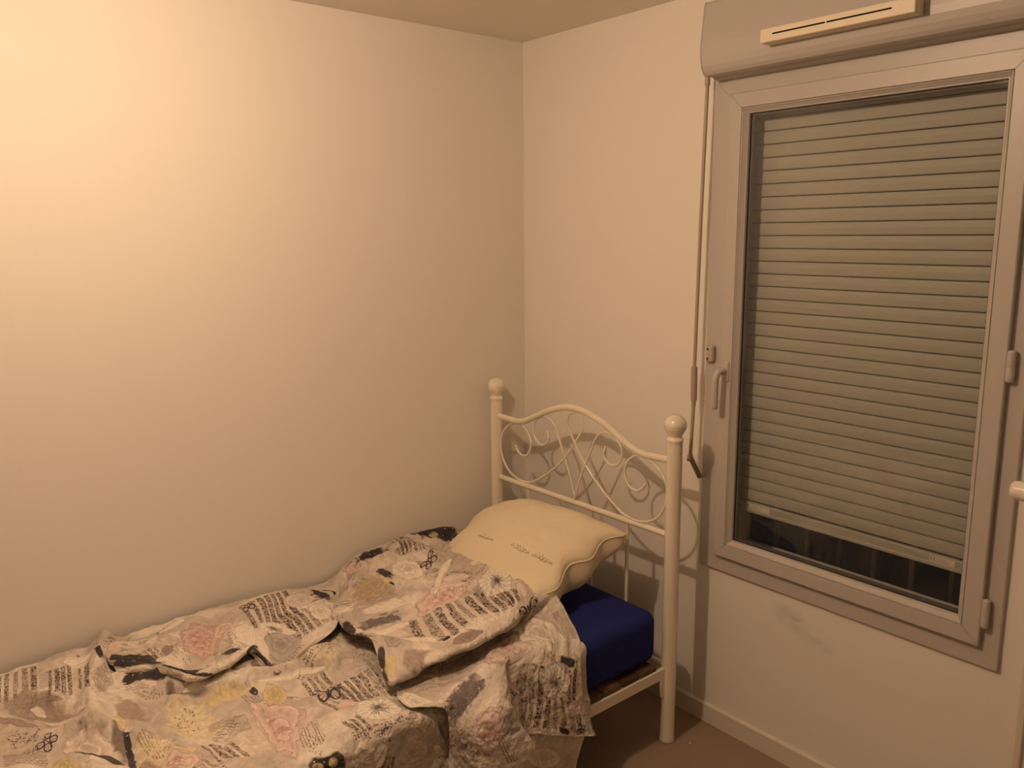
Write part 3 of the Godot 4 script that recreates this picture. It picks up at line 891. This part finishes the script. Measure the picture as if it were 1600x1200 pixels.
# ------------------------------------------------------------------ the printed cloth: each motif at its place in the cloth, in metres across and along
# [motif, colour, count, centre across, centre along, half axis (2), other half axis (2)]
const COVER_PRINT := [
	["blob", "brown", 0, 1.111, 1.377, -0.1376, -0.0871, -0.0567, 0.0255],
	["blob", "brown", 0, 0.928, 1.194, -0.0850, -0.0217, -0.0426, 0.0242],
	["blob", "butter", 0, 0.781, 1.087, -0.0706, -0.0563, -0.0744, 0.0390],
	["blob", "butter", 0, 0.714, 1.201, -0.0486, -0.0298, -0.0628, 0.0305],
	["blob", "pale", 0, 0.600, 0.994, -0.0126, -0.0595, -0.0749, 0.0439],
	["blob", "pale", 0, 0.615, 0.866, -0.0098, -0.0658, -0.0451, 0.0323],
	["music", "", 5, 1.289, 1.395, -0.0786, 0.0130, -0.0074, -0.0524],
	["music", "", 4, 1.223, 1.298, -0.0842, 0.0157, 0.0035, -0.0326],
	["music", "", 2, 1.200, 1.243, -0.1081, 0.0215, -0.0549, -0.0065],
	["leaf", "cream", 0, 1.126, 1.372, -0.0256, -0.0188, -0.0063, 0.0061],
	["leaf", "brown", 0, 1.074, 1.343, -0.0562, -0.0163, -0.0132, 0.0085],
	["leaf", "brown", 0, 1.151, 1.367, -0.0394, -0.0538, -0.0084, -0.0013],
	["leaf", "brown", 0, 1.089, 1.439, -0.0641, -0.0467, -0.0193, 0.0029],
	["leaf", "pale", 0, 1.028, 1.348, -0.0424, -0.0515, -0.0145, 0.0012],
	["leaf", "cream", 0, 1.308, 1.233, -0.0273, -0.0418, -0.0270, 0.0028],
	["dark", "", 0, 1.265, 1.189, -0.0350, -0.0003, 0.0057, -0.0084],
	["dark", "", 0, 1.090, 1.120, -0.0176, -0.0602, -0.0248, 0.0041],
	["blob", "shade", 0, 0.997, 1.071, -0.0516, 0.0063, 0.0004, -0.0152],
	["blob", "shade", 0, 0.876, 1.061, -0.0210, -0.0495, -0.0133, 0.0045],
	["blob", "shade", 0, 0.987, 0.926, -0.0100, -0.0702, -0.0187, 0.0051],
	["bloom", "cream", 0, 0.977, 0.967, -0.0274, -0.0725, -0.0531, 0.0135],
	["leaf", "cream", 0, 0.936, 1.029, -0.0117, -0.0477, -0.0629, 0.0172],
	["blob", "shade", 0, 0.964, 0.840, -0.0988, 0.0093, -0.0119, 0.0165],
	["bloom", "grey", 0, 1.006, 0.871, -0.0013, -0.0448, -0.0353, 0.0106],
	["notes", "", 3, 0.995, 1.118, -0.0099, -0.0243, -0.0323, 0.0062],
	["blob", "butter", 0, 0.830, 0.679, -0.0107, -0.0560, -0.0523, 0.0228],
	["leaf", "cream", 0, 0.819, 0.797, -0.0330, -0.1030, -0.0073, 0.0016],
	["notes", "", 3, 0.879, 0.699, 0.0342, -0.0735, -0.0385, 0.0129],
	["blob", "grey", 0, 0.716, 0.620, -0.0227, -0.0322, -0.0582, 0.0328],
	["music", "", 7, 0.635, 0.674, -0.0649, 0.0073, -0.0133, -0.0669],
	["music", "", 4, 0.749, 0.749, -0.0342, 0.0018, 0.0058, -0.0419],
	["anemone", "", 0, 0.512, 0.698, -0.0514, -0.0443, -0.0373, 0.0393],
	["butterfly", "", 0, 0.677, 0.755, -0.0152, -0.0367, -0.0446, 0.0155],
	["leaf", "pink", 0, 0.586, 0.747, -0.0174, -0.0190, -0.0173, 0.0115],
	["music", "", 3, 0.488, 0.770, -0.0386, -0.0004, -0.0029, -0.0243],
	["bloom", "cream", 0, 0.389, 0.778, -0.0174, -0.0559, -0.0454, 0.0090],
	["dark", "", 0, 0.414, 0.889, -0.0105, -0.0461, -0.0230, 0.0013],
	["leaf", "yellow", 0, 0.420, 0.913, -0.0012, -0.0151, -0.0094, -0.0005],
	["leaf", "yellow", 0, 0.414, 0.874, 0.0036, -0.0126, -0.0122, -0.0039],
	["notes", "", 4, 0.485, 0.891, -0.0236, -0.0090, -0.0258, 0.0173],
	["notes", "", 2, 0.444, 0.715, -0.0025, -0.0916, -0.0115, 0.0015],
	["leaf", "pale", 0, 0.417, 0.621, -0.0329, -0.0160, -0.0016, 0.0186],
	["blob", "teal", 0, 0.379, 0.554, -0.0333, -0.0053, -0.0025, -0.0109],
	["bloom", "pale", 0, 0.339, 0.645, -0.0094, -0.0538, -0.0406, 0.0043],
	["blob", "yellow", 0, 0.834, 0.974, 0.0035, -0.0887, -0.0236, 0.0009],
	["bloom", "yellow", 0, 0.766, 0.869, -0.0343, -0.0251, -0.0515, 0.0231],
	["dark", "", 0, 0.819, 0.904, -0.0148, -0.0046, -0.0091, 0.0093],
	["fan", "pink", 5, 0.595, 0.928, -0.0921, -0.0546, -0.1214, 0.0350],
	["script", "", 0, 0.702, 1.018, -0.0051, -0.0476, -0.0391, 0.0057],
	["music", "", 4, 0.609, 1.063, -0.0462, -0.0078, -0.0179, -0.0344],
	["notes", "", 4, 0.795, 1.096, 0.0014, -0.0263, -0.0488, 0.0087],
	["peony", "pink", 6, 0.621, 1.165, -0.0161, -0.0497, -0.0465, 0.0211],
	["butterfly", "", 0, 0.928, 1.388, 0.0305, -0.0221, -0.0204, -0.0141],
	["notes", "", 2, 0.990, 1.434, -0.0233, -0.0375, -0.0170, 0.0028],
	["script", "", 0, 0.891, 1.443, -0.0212, -0.0417, -0.0299, 0.0024],
	["bloom", "pale", 0, 0.835, 1.315, -0.0591, -0.0554, -0.0611, 0.0141],
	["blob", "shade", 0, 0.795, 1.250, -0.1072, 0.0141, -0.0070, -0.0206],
	["dark", "", 0, 0.754, 1.245, -0.0844, 0.0141, -0.0030, -0.0081],
	["leaf", "yellow", 0, 0.894, 1.229, -0.0326, -0.0055, -0.0366, 0.0136],
	["leaf", "dark", 0, 0.758, 1.312, -0.0543, -0.0457, -0.0084, 0.0020],
	["bloom", "yellow", 0, 0.790, 1.381, -0.0439, -0.0347, -0.0191, 0.0042],
	["script", "", 0, 0.731, 1.203, -0.0647, 0.0012, 0.0012, -0.0212],
	["script", "", 0, 1.048, 1.145, -0.0255, -0.0190, -0.0230, 0.0134],
	["script", "", 0, 1.126, 1.214, -0.0437, -0.0014, 0.0445, -0.0293],
	["blob", "yellow", 0, 0.169, 0.186, -0.0514, -0.0891, -0.0290, 0.0076],
	["bloom", "cream", 0, 0.154, 0.179, -0.0412, -0.0903, -0.0338, -0.0049],
]
const TURNED_PRINT := [
	["dark", "", 0, 0.009, 0.947, -0.0074, 0.0289, 0.0126, -0.0005],
	["blob", "olive", 0, 0.155, 0.378, 0.0755, 0.0631, -0.0290, 0.1289],
	["script", "", 0, 0.144, 0.471, 0.0752, 0.0104, -0.0160, 0.1192],
	["blob", "cream", 0, 0.149, 0.572, 0.0844, 0.0066, -0.0087, 0.0481],
	["dark", "grey", 0, 0.104, 0.691, 0.0644, -0.0210, -0.0077, 0.0489],
	["blob", "cream", 0, 0.112, 0.776, 0.0954, -0.0585, -0.0048, 0.0238],
	["bloom", "cream", 0, 0.317, 0.380, 0.0301, 0.0973, -0.0552, 0.0657],
	["dark", "", 0, 0.238, 0.330, 0.0055, 0.0664, -0.0168, 0.0235],
	["blob", "yellow", 0, 0.218, 0.399, 0.0112, 0.0237, -0.0125, 0.0302],
	["dark", "", 0, 0.221, 0.437, 0.0055, 0.0115, -0.0033, 0.0079],
	["dark", "", 0, 0.012, 0.728, 0.0047, 0.0572, -0.0204, 0.0553],
	["peony", "pink", 3, 0.161, 0.101, 0.0740, 0.0194, 0.0034, 0.0245],
	["dark", "", 0, 0.252, 0.089, 0.0769, 0.0044, -0.0018, 0.0152],
	["blob", "cream", 0, 0.385, 0.093, 0.0460, 0.0007, -0.0019, 0.0164],
	["dark", "", 0, 0.554, 0.085, 0.0936, 0.0302, -0.0054, 0.0369],
	["blob", "yellow", 0, 0.531, 0.098, 0.0204, 0.0035, -0.0027, 0.0150],
	["music", "", 6, 0.430, 0.193, -0.0141, 0.0838, 0.0498, 0.0303],
	["notes", "", 2, 0.494, 0.360, 0.0875, -0.0762, -0.0006, 0.0285],
	["notes", "", 2, 0.533, 0.407, 0.0816, -0.0740, -0.0023, 0.0315],
	["notes", "", 2, 0.525, 0.604, 0.0938, -0.0768, -0.0007, 0.0317],
	["butterfly", "", 0, 0.419, 0.392, 0.0604, -0.0516, -0.0008, 0.0469],
	["peony", "pink", 6, 0.340, 0.661, 0.1086, 0.0311, -0.0845, 0.0953],
	["leaf", "cream", 0, 0.406, 0.528, 0.1010, -0.1064, 0.0037, 0.0231],
	["leaf", "pale", 0, 0.438, 0.600, 0.0512, 0.0264, -0.0083, 0.0266],
	["leaf", "pale", 0, 0.387, 0.623, 0.0802, 0.0430, -0.0043, 0.0128],
	["music", "", 9, 0.360, 0.814, -0.0149, 0.0827, 0.1938, 0.0091],
	["anemone", "", 0, 0.539, 0.724, 0.0695, 0.0093, -0.0433, 0.1115],
	["music", "", 4, 0.517, 0.848, -0.0024, 0.0434, 0.0485, 0.0133],
	["bloom", "cream", 0, 0.660, 0.464, 0.0229, 0.0840, -0.0414, 0.0318],
	["blob", "brown", 0, 0.646, 0.727, -0.0253, 0.1260, -0.0249, -0.0039],
	["leaf", "pale", 0, 0.586, 0.855, -0.0015, 0.0554, -0.0242, -0.0071],
	["butterfly", "", 0, 0.664, 0.345, 0.0257, -0.0038, -0.0298, 0.0518],
	["blob", "cream", 0, 0.366, 0.886, 0.0993, 0.0139, -0.0014, 0.0280],
	["bloom", "brown", 0, 0.280, 0.927, 0.0550, -0.0018, 0.0001, 0.0332],
	["dark", "", 0, 0.223, 0.891, 0.0151, -0.0015, 0.0004, 0.0079],
	["bloom", "grey", 0, 0.077, 0.871, 0.0257, 0.0153, -0.0301, 0.0507],
	["blob", "brown", 0, 0.113, 0.953, 0.0454, -0.0056, -0.0121, 0.0354],
	["blob", "yellow", 0, 0.032, 0.958, -0.0115, 0.0230, 0.0238, -0.0032],
	["blob", "cream", 0, 0.159, 0.866, 0.0512, 0.0076, -0.0055, 0.0218],
	["script", "", 0, 0.051, 1.191, 0.0579, 0.0009, 0.0127, 0.0431],
	["script", "", 0, 0.191, 1.155, 0.0708, -0.0006, -0.0049, 0.0398],
	["bloom", "cream", 0, 0.022, 1.265, 0.0090, 0.0477, -0.0216, 0.0179],
	["blob", "cream", 0, 0.080, 1.301, 0.1083, -0.0544, -0.0056, 0.0178],
	["blob", "brown", 0, 0.561, 1.145, 0.0495, 0.0770, -0.0246, 0.0191],
	["bloom", "cream", 0, 0.559, 1.220, 0.0756, 0.1022, -0.0742, 0.0367],
	["butterfly", "", 0, 0.591, 1.015, 0.0567, -0.0004, 0.0037, 0.0735],
	["peony", "pink", 5, 0.367, 1.219, 0.1008, 0.0117, -0.0781, 0.0827],
	["leaf", "pale", 0, 0.431, 1.241, -0.0029, 0.0445, -0.0311, 0.0164],
	["script", "", 0, 0.692, 1.223, -0.0018, 0.0425, 0.0277, 0.0022],
	["leaf", "yellow", 0, 0.548, 1.301, 0.0555, 0.0032, 0.0004, 0.0071],
	["music", "", 8, 0.557, 1.443, -0.0070, 0.1065, 0.1430, 0.0137],
	["anemone", "", 0, 0.574, 1.374, 0.0885, 0.0105, -0.0018, 0.0586],
	["leaf", "pink", 0, 0.665, 1.474, 0.0382, 0.0045, -0.0129, 0.0286],
	["dark", "", 0, 0.645, 1.323, 0.0532, 0.0171, -0.0124, 0.0083],
	["blob", "pale", 0, 0.550, 1.557, 0.1384, 0.0022, -0.0009, 0.0102],
	["dark", "", 0, 0.594, 1.552, 0.0200, 0.0022, -0.0020, 0.0126],
	["butterfly", "", 0, 0.667, 1.550, 0.0302, -0.0079, 0.0052, 0.0138],
	["dark", "grey", 0, 0.101, 1.342, 0.0986, -0.0642, 0.0320, 0.0344],
	["blob", "brown", 0, 0.056, 1.481, 0.0923, 0.0060, -0.0321, 0.0614],
	["peony", "pink", 8, 0.207, 1.454, 0.0467, 0.0241, -0.0239, 0.0568],
	["bloom", "cream", 0, 0.193, 1.545, 0.0616, 0.0344, -0.0087, 0.0267],
	["script", "", 0, 0.328, 1.416, 0.0180, 0.0522, 0.0370, 0.0016],
	["script", "", 0, 0.236, 1.517, 0.0029, 0.0408, 0.0129, 0.0012],
	["notes", "", 3, 0.730, 0.892, -0.0171, 0.0904, 0.0328, 0.0102],
	["script", "", 0, 0.153, 1.308, 0.0313, -0.0201, 0.0086, 0.0246],
	["blob", "grey", 0, 0.063, 0.602, -0.0011, 0.1231, -0.0212, 0.0347],
]
const FOLD_PRINT := [
	["blob", "pink", 0, 0.726, 0.173, -0.0278, 0.0713, 0.0149, 0.0711],
	["dark", "", 0, 0.679, 0.360, -0.0777, 0.0034, 0.0106, 0.0730],
	["blob", "cream", 0, 0.706, 0.454, -0.0815, -0.0309, 0.0054, 0.0328],
	["dark", "", 0, 0.550, 0.426, -0.0636, 0.0059, 0.0064, 0.0125],
	["dark", "", 0, 0.227, 0.453, -0.0708, -0.0059, 0.0119, 0.0184],
	["dark", "", 0, 0.346, 0.409, -0.0660, 0.0264, -0.0008, 0.0145],
	["peony", "rose", 7, 0.461, 0.260, -0.0598, 0.0484, 0.0097, 0.1284],
	["peony", "pink", 3, 0.386, 0.238, -0.0415, -0.0114, -0.0086, 0.0750],
	["blob", "cream", 0, 0.319, 0.342, -0.0480, 0.1006, 0.0159, 0.1028],
	["notes", "", 3, 0.358, 0.345, -0.0278, 0.0887, 0.0229, 0.0094],
	["music", "", 7, 0.227, 0.184, -0.0293, 0.1074, -0.0831, -0.0131],
	["music", "", 7, 0.110, 0.271, -0.0360, 0.0630, -0.0768, -0.0298],
	["anemone", "", 0, 0.204, 0.309, -0.0778, 0.0224, 0.0044, 0.0297],
	["bloom", "grey", 0, 0.165, 0.374, -0.0688, 0.0025, -0.0123, 0.0523],
	["dark", "", 0, 0.060, 0.100, -0.0396, 0.0547, 0.0129, 0.0258],
	["bloom", "pale", 0, 0.133, 0.144, -0.0545, -0.0068, -0.0024, 0.0434],
	["butterfly", "", 0, 0.309, 0.132, -0.0217, -0.0083, -0.0087, 0.0446],
	["blob", "cream", 0, 0.004, 0.262, -0.0177, 0.0874, 0.0152, 0.0089],
	["blob", "olive", 0, 0.010, 0.155, -0.0135, 0.0257, 0.0114, 0.0335],
	["music", "", 3, 0.604, 0.298, -0.0051, 0.0502, -0.0257, -0.0095],
	["script", "", 0, 0.553, 0.241, -0.0282, 0.0595, 0.0133, 0.0584],
	["notes", "", 3, 0.519, 0.323, -0.0194, 0.0608, 0.0131, 0.0236],
	["leaf", "cream", 0, 0.534, 0.093, -0.0388, -0.0102, -0.0019, 0.0375],
	["dark", "", 0, 0.508, 0.437, -0.0566, 0.0232, 0.0011, 0.0061],
	["dark", "", 0, 0.286, 0.440, -0.0293, -0.0206, -0.0050, 0.0064],
	["script", "", 0, 0.403, 0.394, -0.0321, -0.0018, -0.0002, 0.0339],
	["bloom", "cream", 0, 0.067, 0.236, -0.0463, 0.0369, 0.0084, 0.0493],
]
const INK := Vector3(62, 57, 58)
var tone := {
	"pink": Vector3(218, 196, 187), "rose": Vector3(206, 178, 169), "pale": Vector3(222, 208, 196), "cream": Vector3(234, 226, 211), "yellow": Vector3(214, 198, 155), "brown": Vector3(162, 146, 134),
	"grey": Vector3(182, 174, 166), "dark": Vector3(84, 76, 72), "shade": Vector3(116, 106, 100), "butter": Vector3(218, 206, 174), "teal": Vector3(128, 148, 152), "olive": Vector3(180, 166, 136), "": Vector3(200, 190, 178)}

func h2(a: int, b: int, c := 0) -> float:
	var v := (a * 374761393 + b * 668265263 + c * 974634551) & 0x7fffffff
	v = ((v ^ (v >> 13)) * 1274126177) & 0x7fffffff
	return ((v ^ (v >> 16)) & 0xffff) / 65535.0

class Cloth:
	var w: int
	var h: int
	var buf: PackedByteArray

func printed(size: Vector2, per_metre: float, motifs: Array, seed_: int, many: int) -> StandardMaterial3D:
	var c := Cloth.new()
	c.w = int(size.x * per_metre)
	c.h = int(size.y * per_metre)
	c.buf.resize(c.w * c.h * 3)
	# ground: warm grey cream with soft taupe clouds
	var cloud := noise(0.004, seed_, 4).get_image(c.w, c.h).get_data()
	var fine := noise(0.03, seed_ + 1, 3).get_image(c.w, c.h).get_data()
	var k := 0
	for i in c.w * c.h:
		var t: float = clampf((cloud[i] - 96) / 90.0, 0.0, 1.0)
		var f := fine[i] * 0.09
		c.buf[k] = int(190 + 32 * t + f - 8)
		c.buf[k + 1] = int(180 + 33 * t + f - 8)
		c.buf[k + 2] = int(168 + 32 * t + f - 8)
		k += 3
	var rng := RandomNumberGenerator.new()
	rng.seed = seed_
	var kinds := ["script", "notes", "music", "bloom", "leaf", "music", "blob", "notes"]
	var tones := ["cream", "pale", "grey", "brown", "cream", "butter"]
	for q in many:
		var g := rng.randf() * TAU
		var r := rng.randf_range(0.02, 0.05)
		var ax := Vector2(cos(g), sin(g)) * r
		motif(c, kinds[rng.randi() % 8], tones[rng.randi() % 6], 3, Vector2(rng.randf() * size.x, rng.randf() * size.y) * per_metre, ax * per_metre, ax.orthogonal() * per_metre * rng.randf_range(0.35, 0.9), q + 500)
	var id := 0
	for m in motifs:
		id += 1
		motif(c, m[0], m[1], m[2], Vector2(m[3], m[4]) * per_metre, Vector2(m[5], m[6]) * per_metre, Vector2(m[7], m[8]) * per_metre, id)
	var img := Image.create_from_data(c.w, c.h, false, Image.FORMAT_RGB8, c.buf)
	var mat := StandardMaterial3D.new()
	mat.albedo_texture = ImageTexture.create_from_image(img)
	mat.roughness = 0.92
	mat.metallic_specular = 0.15
	mat.cull_mode = BaseMaterial3D.CULL_DISABLED
	# fine puckers of the quilting
	var bump := noise(0.036, seed_ + 5, 3, FastNoiseLite.TYPE_SIMPLEX_SMOOTH).get_image(c.w, c.h)
	bump.convert(Image.FORMAT_RGBA8)
	bump.bump_map_to_normal_map(7.0)
	mat.normal_enabled = true
	mat.normal_texture = ImageTexture.create_from_image(bump)
	mat.normal_scale = 0.9
	return mat

var pnoise := noise(0.035, 61, 3)

func motif(c: Cloth, kind: String, colour: String, count: int, at: Vector2, a: Vector2, b: Vector2, id: int) -> void:
	var det := a.x * b.y - a.y * b.x
	if absf(det) < 2.0: return
	var reach := 1.15
	var ex := (absf(a.x) + absf(b.x)) * reach
	var ey := (absf(a.y) + absf(b.y)) * reach
	var x0 := maxi(0, int(at.x - ex))
	var x1 := mini(c.w - 1, int(at.x + ex))
	var y0 := maxi(0, int(at.y - ey))
	var y1 := mini(c.h - 1, int(at.y + ey))
	var col: Vector3 = tone[colour]
	var la := a.length()
	var lb := b.length()
	var code: int = ["blob", "leaf", "bloom", "peony", "fan", "anemone", "butterfly", "dark", "music", "notes", "script"].find(kind)
	var sx := id * 37.0
	for y in range(y0, y1 + 1):
		for x in range(x0, x1 + 1):
			var dx := x - at.x
			var dy := y - at.y
			var l := (dx * b.y - dy * b.x) / det
			var m := (a.x * dy - a.y * dx) / det
			var r2 := l * l + m * m
			if r2 > 2.6: continue
			var alpha := 0.0
			var p := col
			match code:
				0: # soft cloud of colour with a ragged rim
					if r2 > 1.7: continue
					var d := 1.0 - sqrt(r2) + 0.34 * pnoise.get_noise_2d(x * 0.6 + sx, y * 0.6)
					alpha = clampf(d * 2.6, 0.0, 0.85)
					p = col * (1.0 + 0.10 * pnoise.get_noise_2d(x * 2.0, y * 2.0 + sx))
				1: # petal or leaf
					if r2 > 1.1: continue
					var d := 1.0 - sqrt(r2)
					alpha = clampf(d * 8.0, 0.0, 0.95)
					p = col * (0.93 + 0.10 * (1.0 - absf(m)) + 0.05 * sin(m * 14.0 + l * 5.0))
					if d < 0.10: p = p * 0.80
				2, 3, 4: # open blooms: scalloped petals round a darker heart; 4 is a half-open rose, wide at one end
					var g := atan2(m, l)
					var r := sqrt(r2)
					var rim := 0.84 + 0.13 * absf(cos(g * (count if count > 3 else 5) * 0.5 + id)) + 0.05 * pnoise.get_noise_2d(x + sx, y)
					if code == 4:
						if absf(m) > 1.0: continue
						var half := 1.0 - (m + 1.0) * 0.40
						r = maxf(absf(l) / half, absf(m)) + 0.06 * pnoise.get_noise_2d(x * 1.5 + sx, y * 1.5)
						rim = 0.96
					if r > rim: continue
					alpha = clampf((rim - r) * 18.0, 0.0, 0.96)
					var sw := pnoise.get_noise_2d(x * 0.9 + sx, y * 0.9)
					var layer := fposmod(r * 2.7 + 0.16 * sin(g * 5.0 + id) + sw * 0.45, 1.0)
					if code == 2:
						layer = fposmod(r * 2.1 + 0.30 * absf(cos(g * 2.5 + id)) + sw * 0.25, 1.0)
						p = col * (0.84 + 0.19 * sqrt(layer))
					else:
						p = col * (0.89 + 0.18 * layer)
						if layer < 0.08: p = p * 0.88
					if code != 2 and r < 0.42 and sw > 0.12: p = p.lerp(Vector3(165, 118, 106), 0.45)
					if code == 2 and r < 0.30: p = p * 0.90
					if rim - r < 0.06: p = p * 0.84
				5: # anemone: pale disc with feathery dark stamens
					var g := atan2(m, l)
					var r := sqrt(r2)
					var rim := 0.90 + 0.07 * cos(g * 5.0 + id) + 0.04 * pnoise.get_noise_2d(x + sx, y)
					if r > rim: continue
					alpha = clampf((rim - r) * 20.0, 0.0, 0.97)
					p = Vector3(238, 231, 218) * (0.95 + 0.05 * sin(g * 17.0 + r * 6.0))
					if rim - r < 0.05: p = p * 0.74
					var spoke := int(floor((g + PI) * 4.2))
					var len_ := 0.20 + 0.30 * h2(spoke, id)
					var off := absf(fposmod((g + PI) * 4.2, 1.0) - 0.5)
					if r < len_ and off < 0.32 - 0.25 * r / len_ + 0.1: p = p.lerp(Vector3(88, 80, 82), 0.85)
					elif r < 0.14: p = p.lerp(Vector3(100, 92, 90), 0.8)
				6: # butterfly: four outlined wings and a body
					if r2 > 1.3: continue
					var best := 9.0
					for s in [-1.0, 1.0]:
						var u := Vector2(l * 0.87 - m * 0.5 * s, m * 0.87 + l * 0.5 * s) if s > 0 else Vector2(l * 0.87 + m * 0.5, m * 0.87 - l * 0.5)
						var w1: float = Vector2((l - 0.56 * s) / 0.46, (m + 0.42 + 0.25 * (absf(l) - 0.5)) / 0.34).length()
						var w2: float = Vector2((l - 0.40 * s) / 0.36, (m - 0.36) / 0.44).length()
						best = minf(best, minf(w1, w2))
					if best < 1.0:
						alpha = 0.95
						p = Vector3(206, 188, 172)
						if best > 0.72 or fposmod(atan2(m, absf(l)) * 3.2 + 0.4, 1.0) < 0.20: p = INK
						if absf(l) > 0.72 and m < -0.3 and best < 0.85: p = INK if h2(int(l * 9), int(m * 9), id) > 0.4 else Vector3(215, 205, 195)
					if absf(l) < 0.055 and absf(m) < 0.55:
						alpha = 0.95
						p = INK
				7: # torn dark shape with pale specks
					var d := 1.0 - maxf(sqrt(r2) * 0.86, maxf(absf(l), absf(m))) + 0.42 * pnoise.get_noise_2d(x * 0.7 + sx, y * 0.7)
					alpha = clampf(d * 4.5, 0.0, 0.94)
					p = (INK if colour == "" else Vector3(112, 106, 104)) * (1.0 + 0.5 * maxf(0.0, pnoise.get_noise_2d(x * 0.6, y * 0.6 + sx)))
					if h2(x / 4, y / 4, id) > 0.985: p = Vector3(200, 190, 182)
				8: # a leaf of sheet music: bars across, notes on them
					if absf(l) > 1.0 or absf(m) > 1.0: continue
					var f := (m * 0.5 + 0.5) * count
					var bar := int(f)
					f -= bar
					var wide := 0.46 + 0.30 * h2(bar, id)
					if f < wide:
						alpha = 0.60
						p = Vector3(132, 118, 108)
						var cell := int((l + 1.0) * la * 0.16)
						var row := int(f / wide * 4.0)
						var hv := h2(cell, bar * 7 + row, id)
						if hv > 0.74:
							alpha = 0.82
							p = Vector3(66, 58, 56)
						elif hv < 0.22: alpha = 0.25
						if h2(bar, id, 3) > 0.72: alpha *= 0.6
					else:
						alpha = 0.5
						p = Vector3(224, 214, 198)
					if f >= wide and f < wide + 0.06 and h2(int((l + 1.0) * la * 0.22), bar, id) > 0.5:
						alpha = 0.7
						p = Vector3(70, 62, 60)
				9: # rows of notes
					if absf(l) > 1.0 or absf(m) > 1.0: continue
					var f := (m * 0.5 + 0.5) * count
					var bar := int(f)
					f = f - bar + 0.25 * sin(l * 5.0 + bar * 2.0 + id)
					var q := (l + 1.0) * la * 0.13
					var cell := int(q)
					var fx := q - cell - 0.5
					var fy := (f - 0.25 - 0.5 * h2(cell, bar, id)) * lb * 0.26 / maxf(1.0, count * 0.5)
					if h2(cell, bar, id + 9) > 0.30 and fx * fx * 1.6 + fy * fy < 0.14:
						alpha = 0.85
						p = Vector3(70, 58, 54)
					elif absf(fx - 0.3) < 0.10 and f > 0.2 and f < 0.8 and h2(cell, bar, id + 4) > 0.45:
						alpha = 0.62
						p = Vector3(84, 72, 66)
				10: # faded handwriting
					if absf(l) > 1.0 or absf(m) > 1.0: continue
					var f := (m + 1.0) * lb / 7.0
					var bar := int(f)
					f = f - bar - 0.5
					var q := (l + 1.0) * la / 1.7
					var wv := 0.24 * sin(q + bar * 3.1 + id) * h2(int(q / 5.0), bar, id) + 0.10 * sin(q * 2.7)
					if absf(f - wv) < 0.17 and h2(int(q / 7.0), bar, id + 2) > 0.25:
						alpha = 0.55
						p = Vector3(92, 78, 70)
					else:
						alpha = 0.16
						p = Vector3(206, 190, 170) if h2(id, 1) > 0.4 else Vector3(150, 130, 114)
			if alpha <= 0.0: continue
			var k := (y * c.w + x) * 3
			var inv := 1.0 - alpha
			c.buf[k] = clampi(int(c.buf[k] * inv + p.x * alpha), 0, 255)
			c.buf[k + 1] = clampi(int(c.buf[k + 1] * inv + p.y * alpha), 0, 255)
			c.buf[k + 2] = clampi(int(c.buf[k + 2] * inv + p.z * alpha), 0, 255)
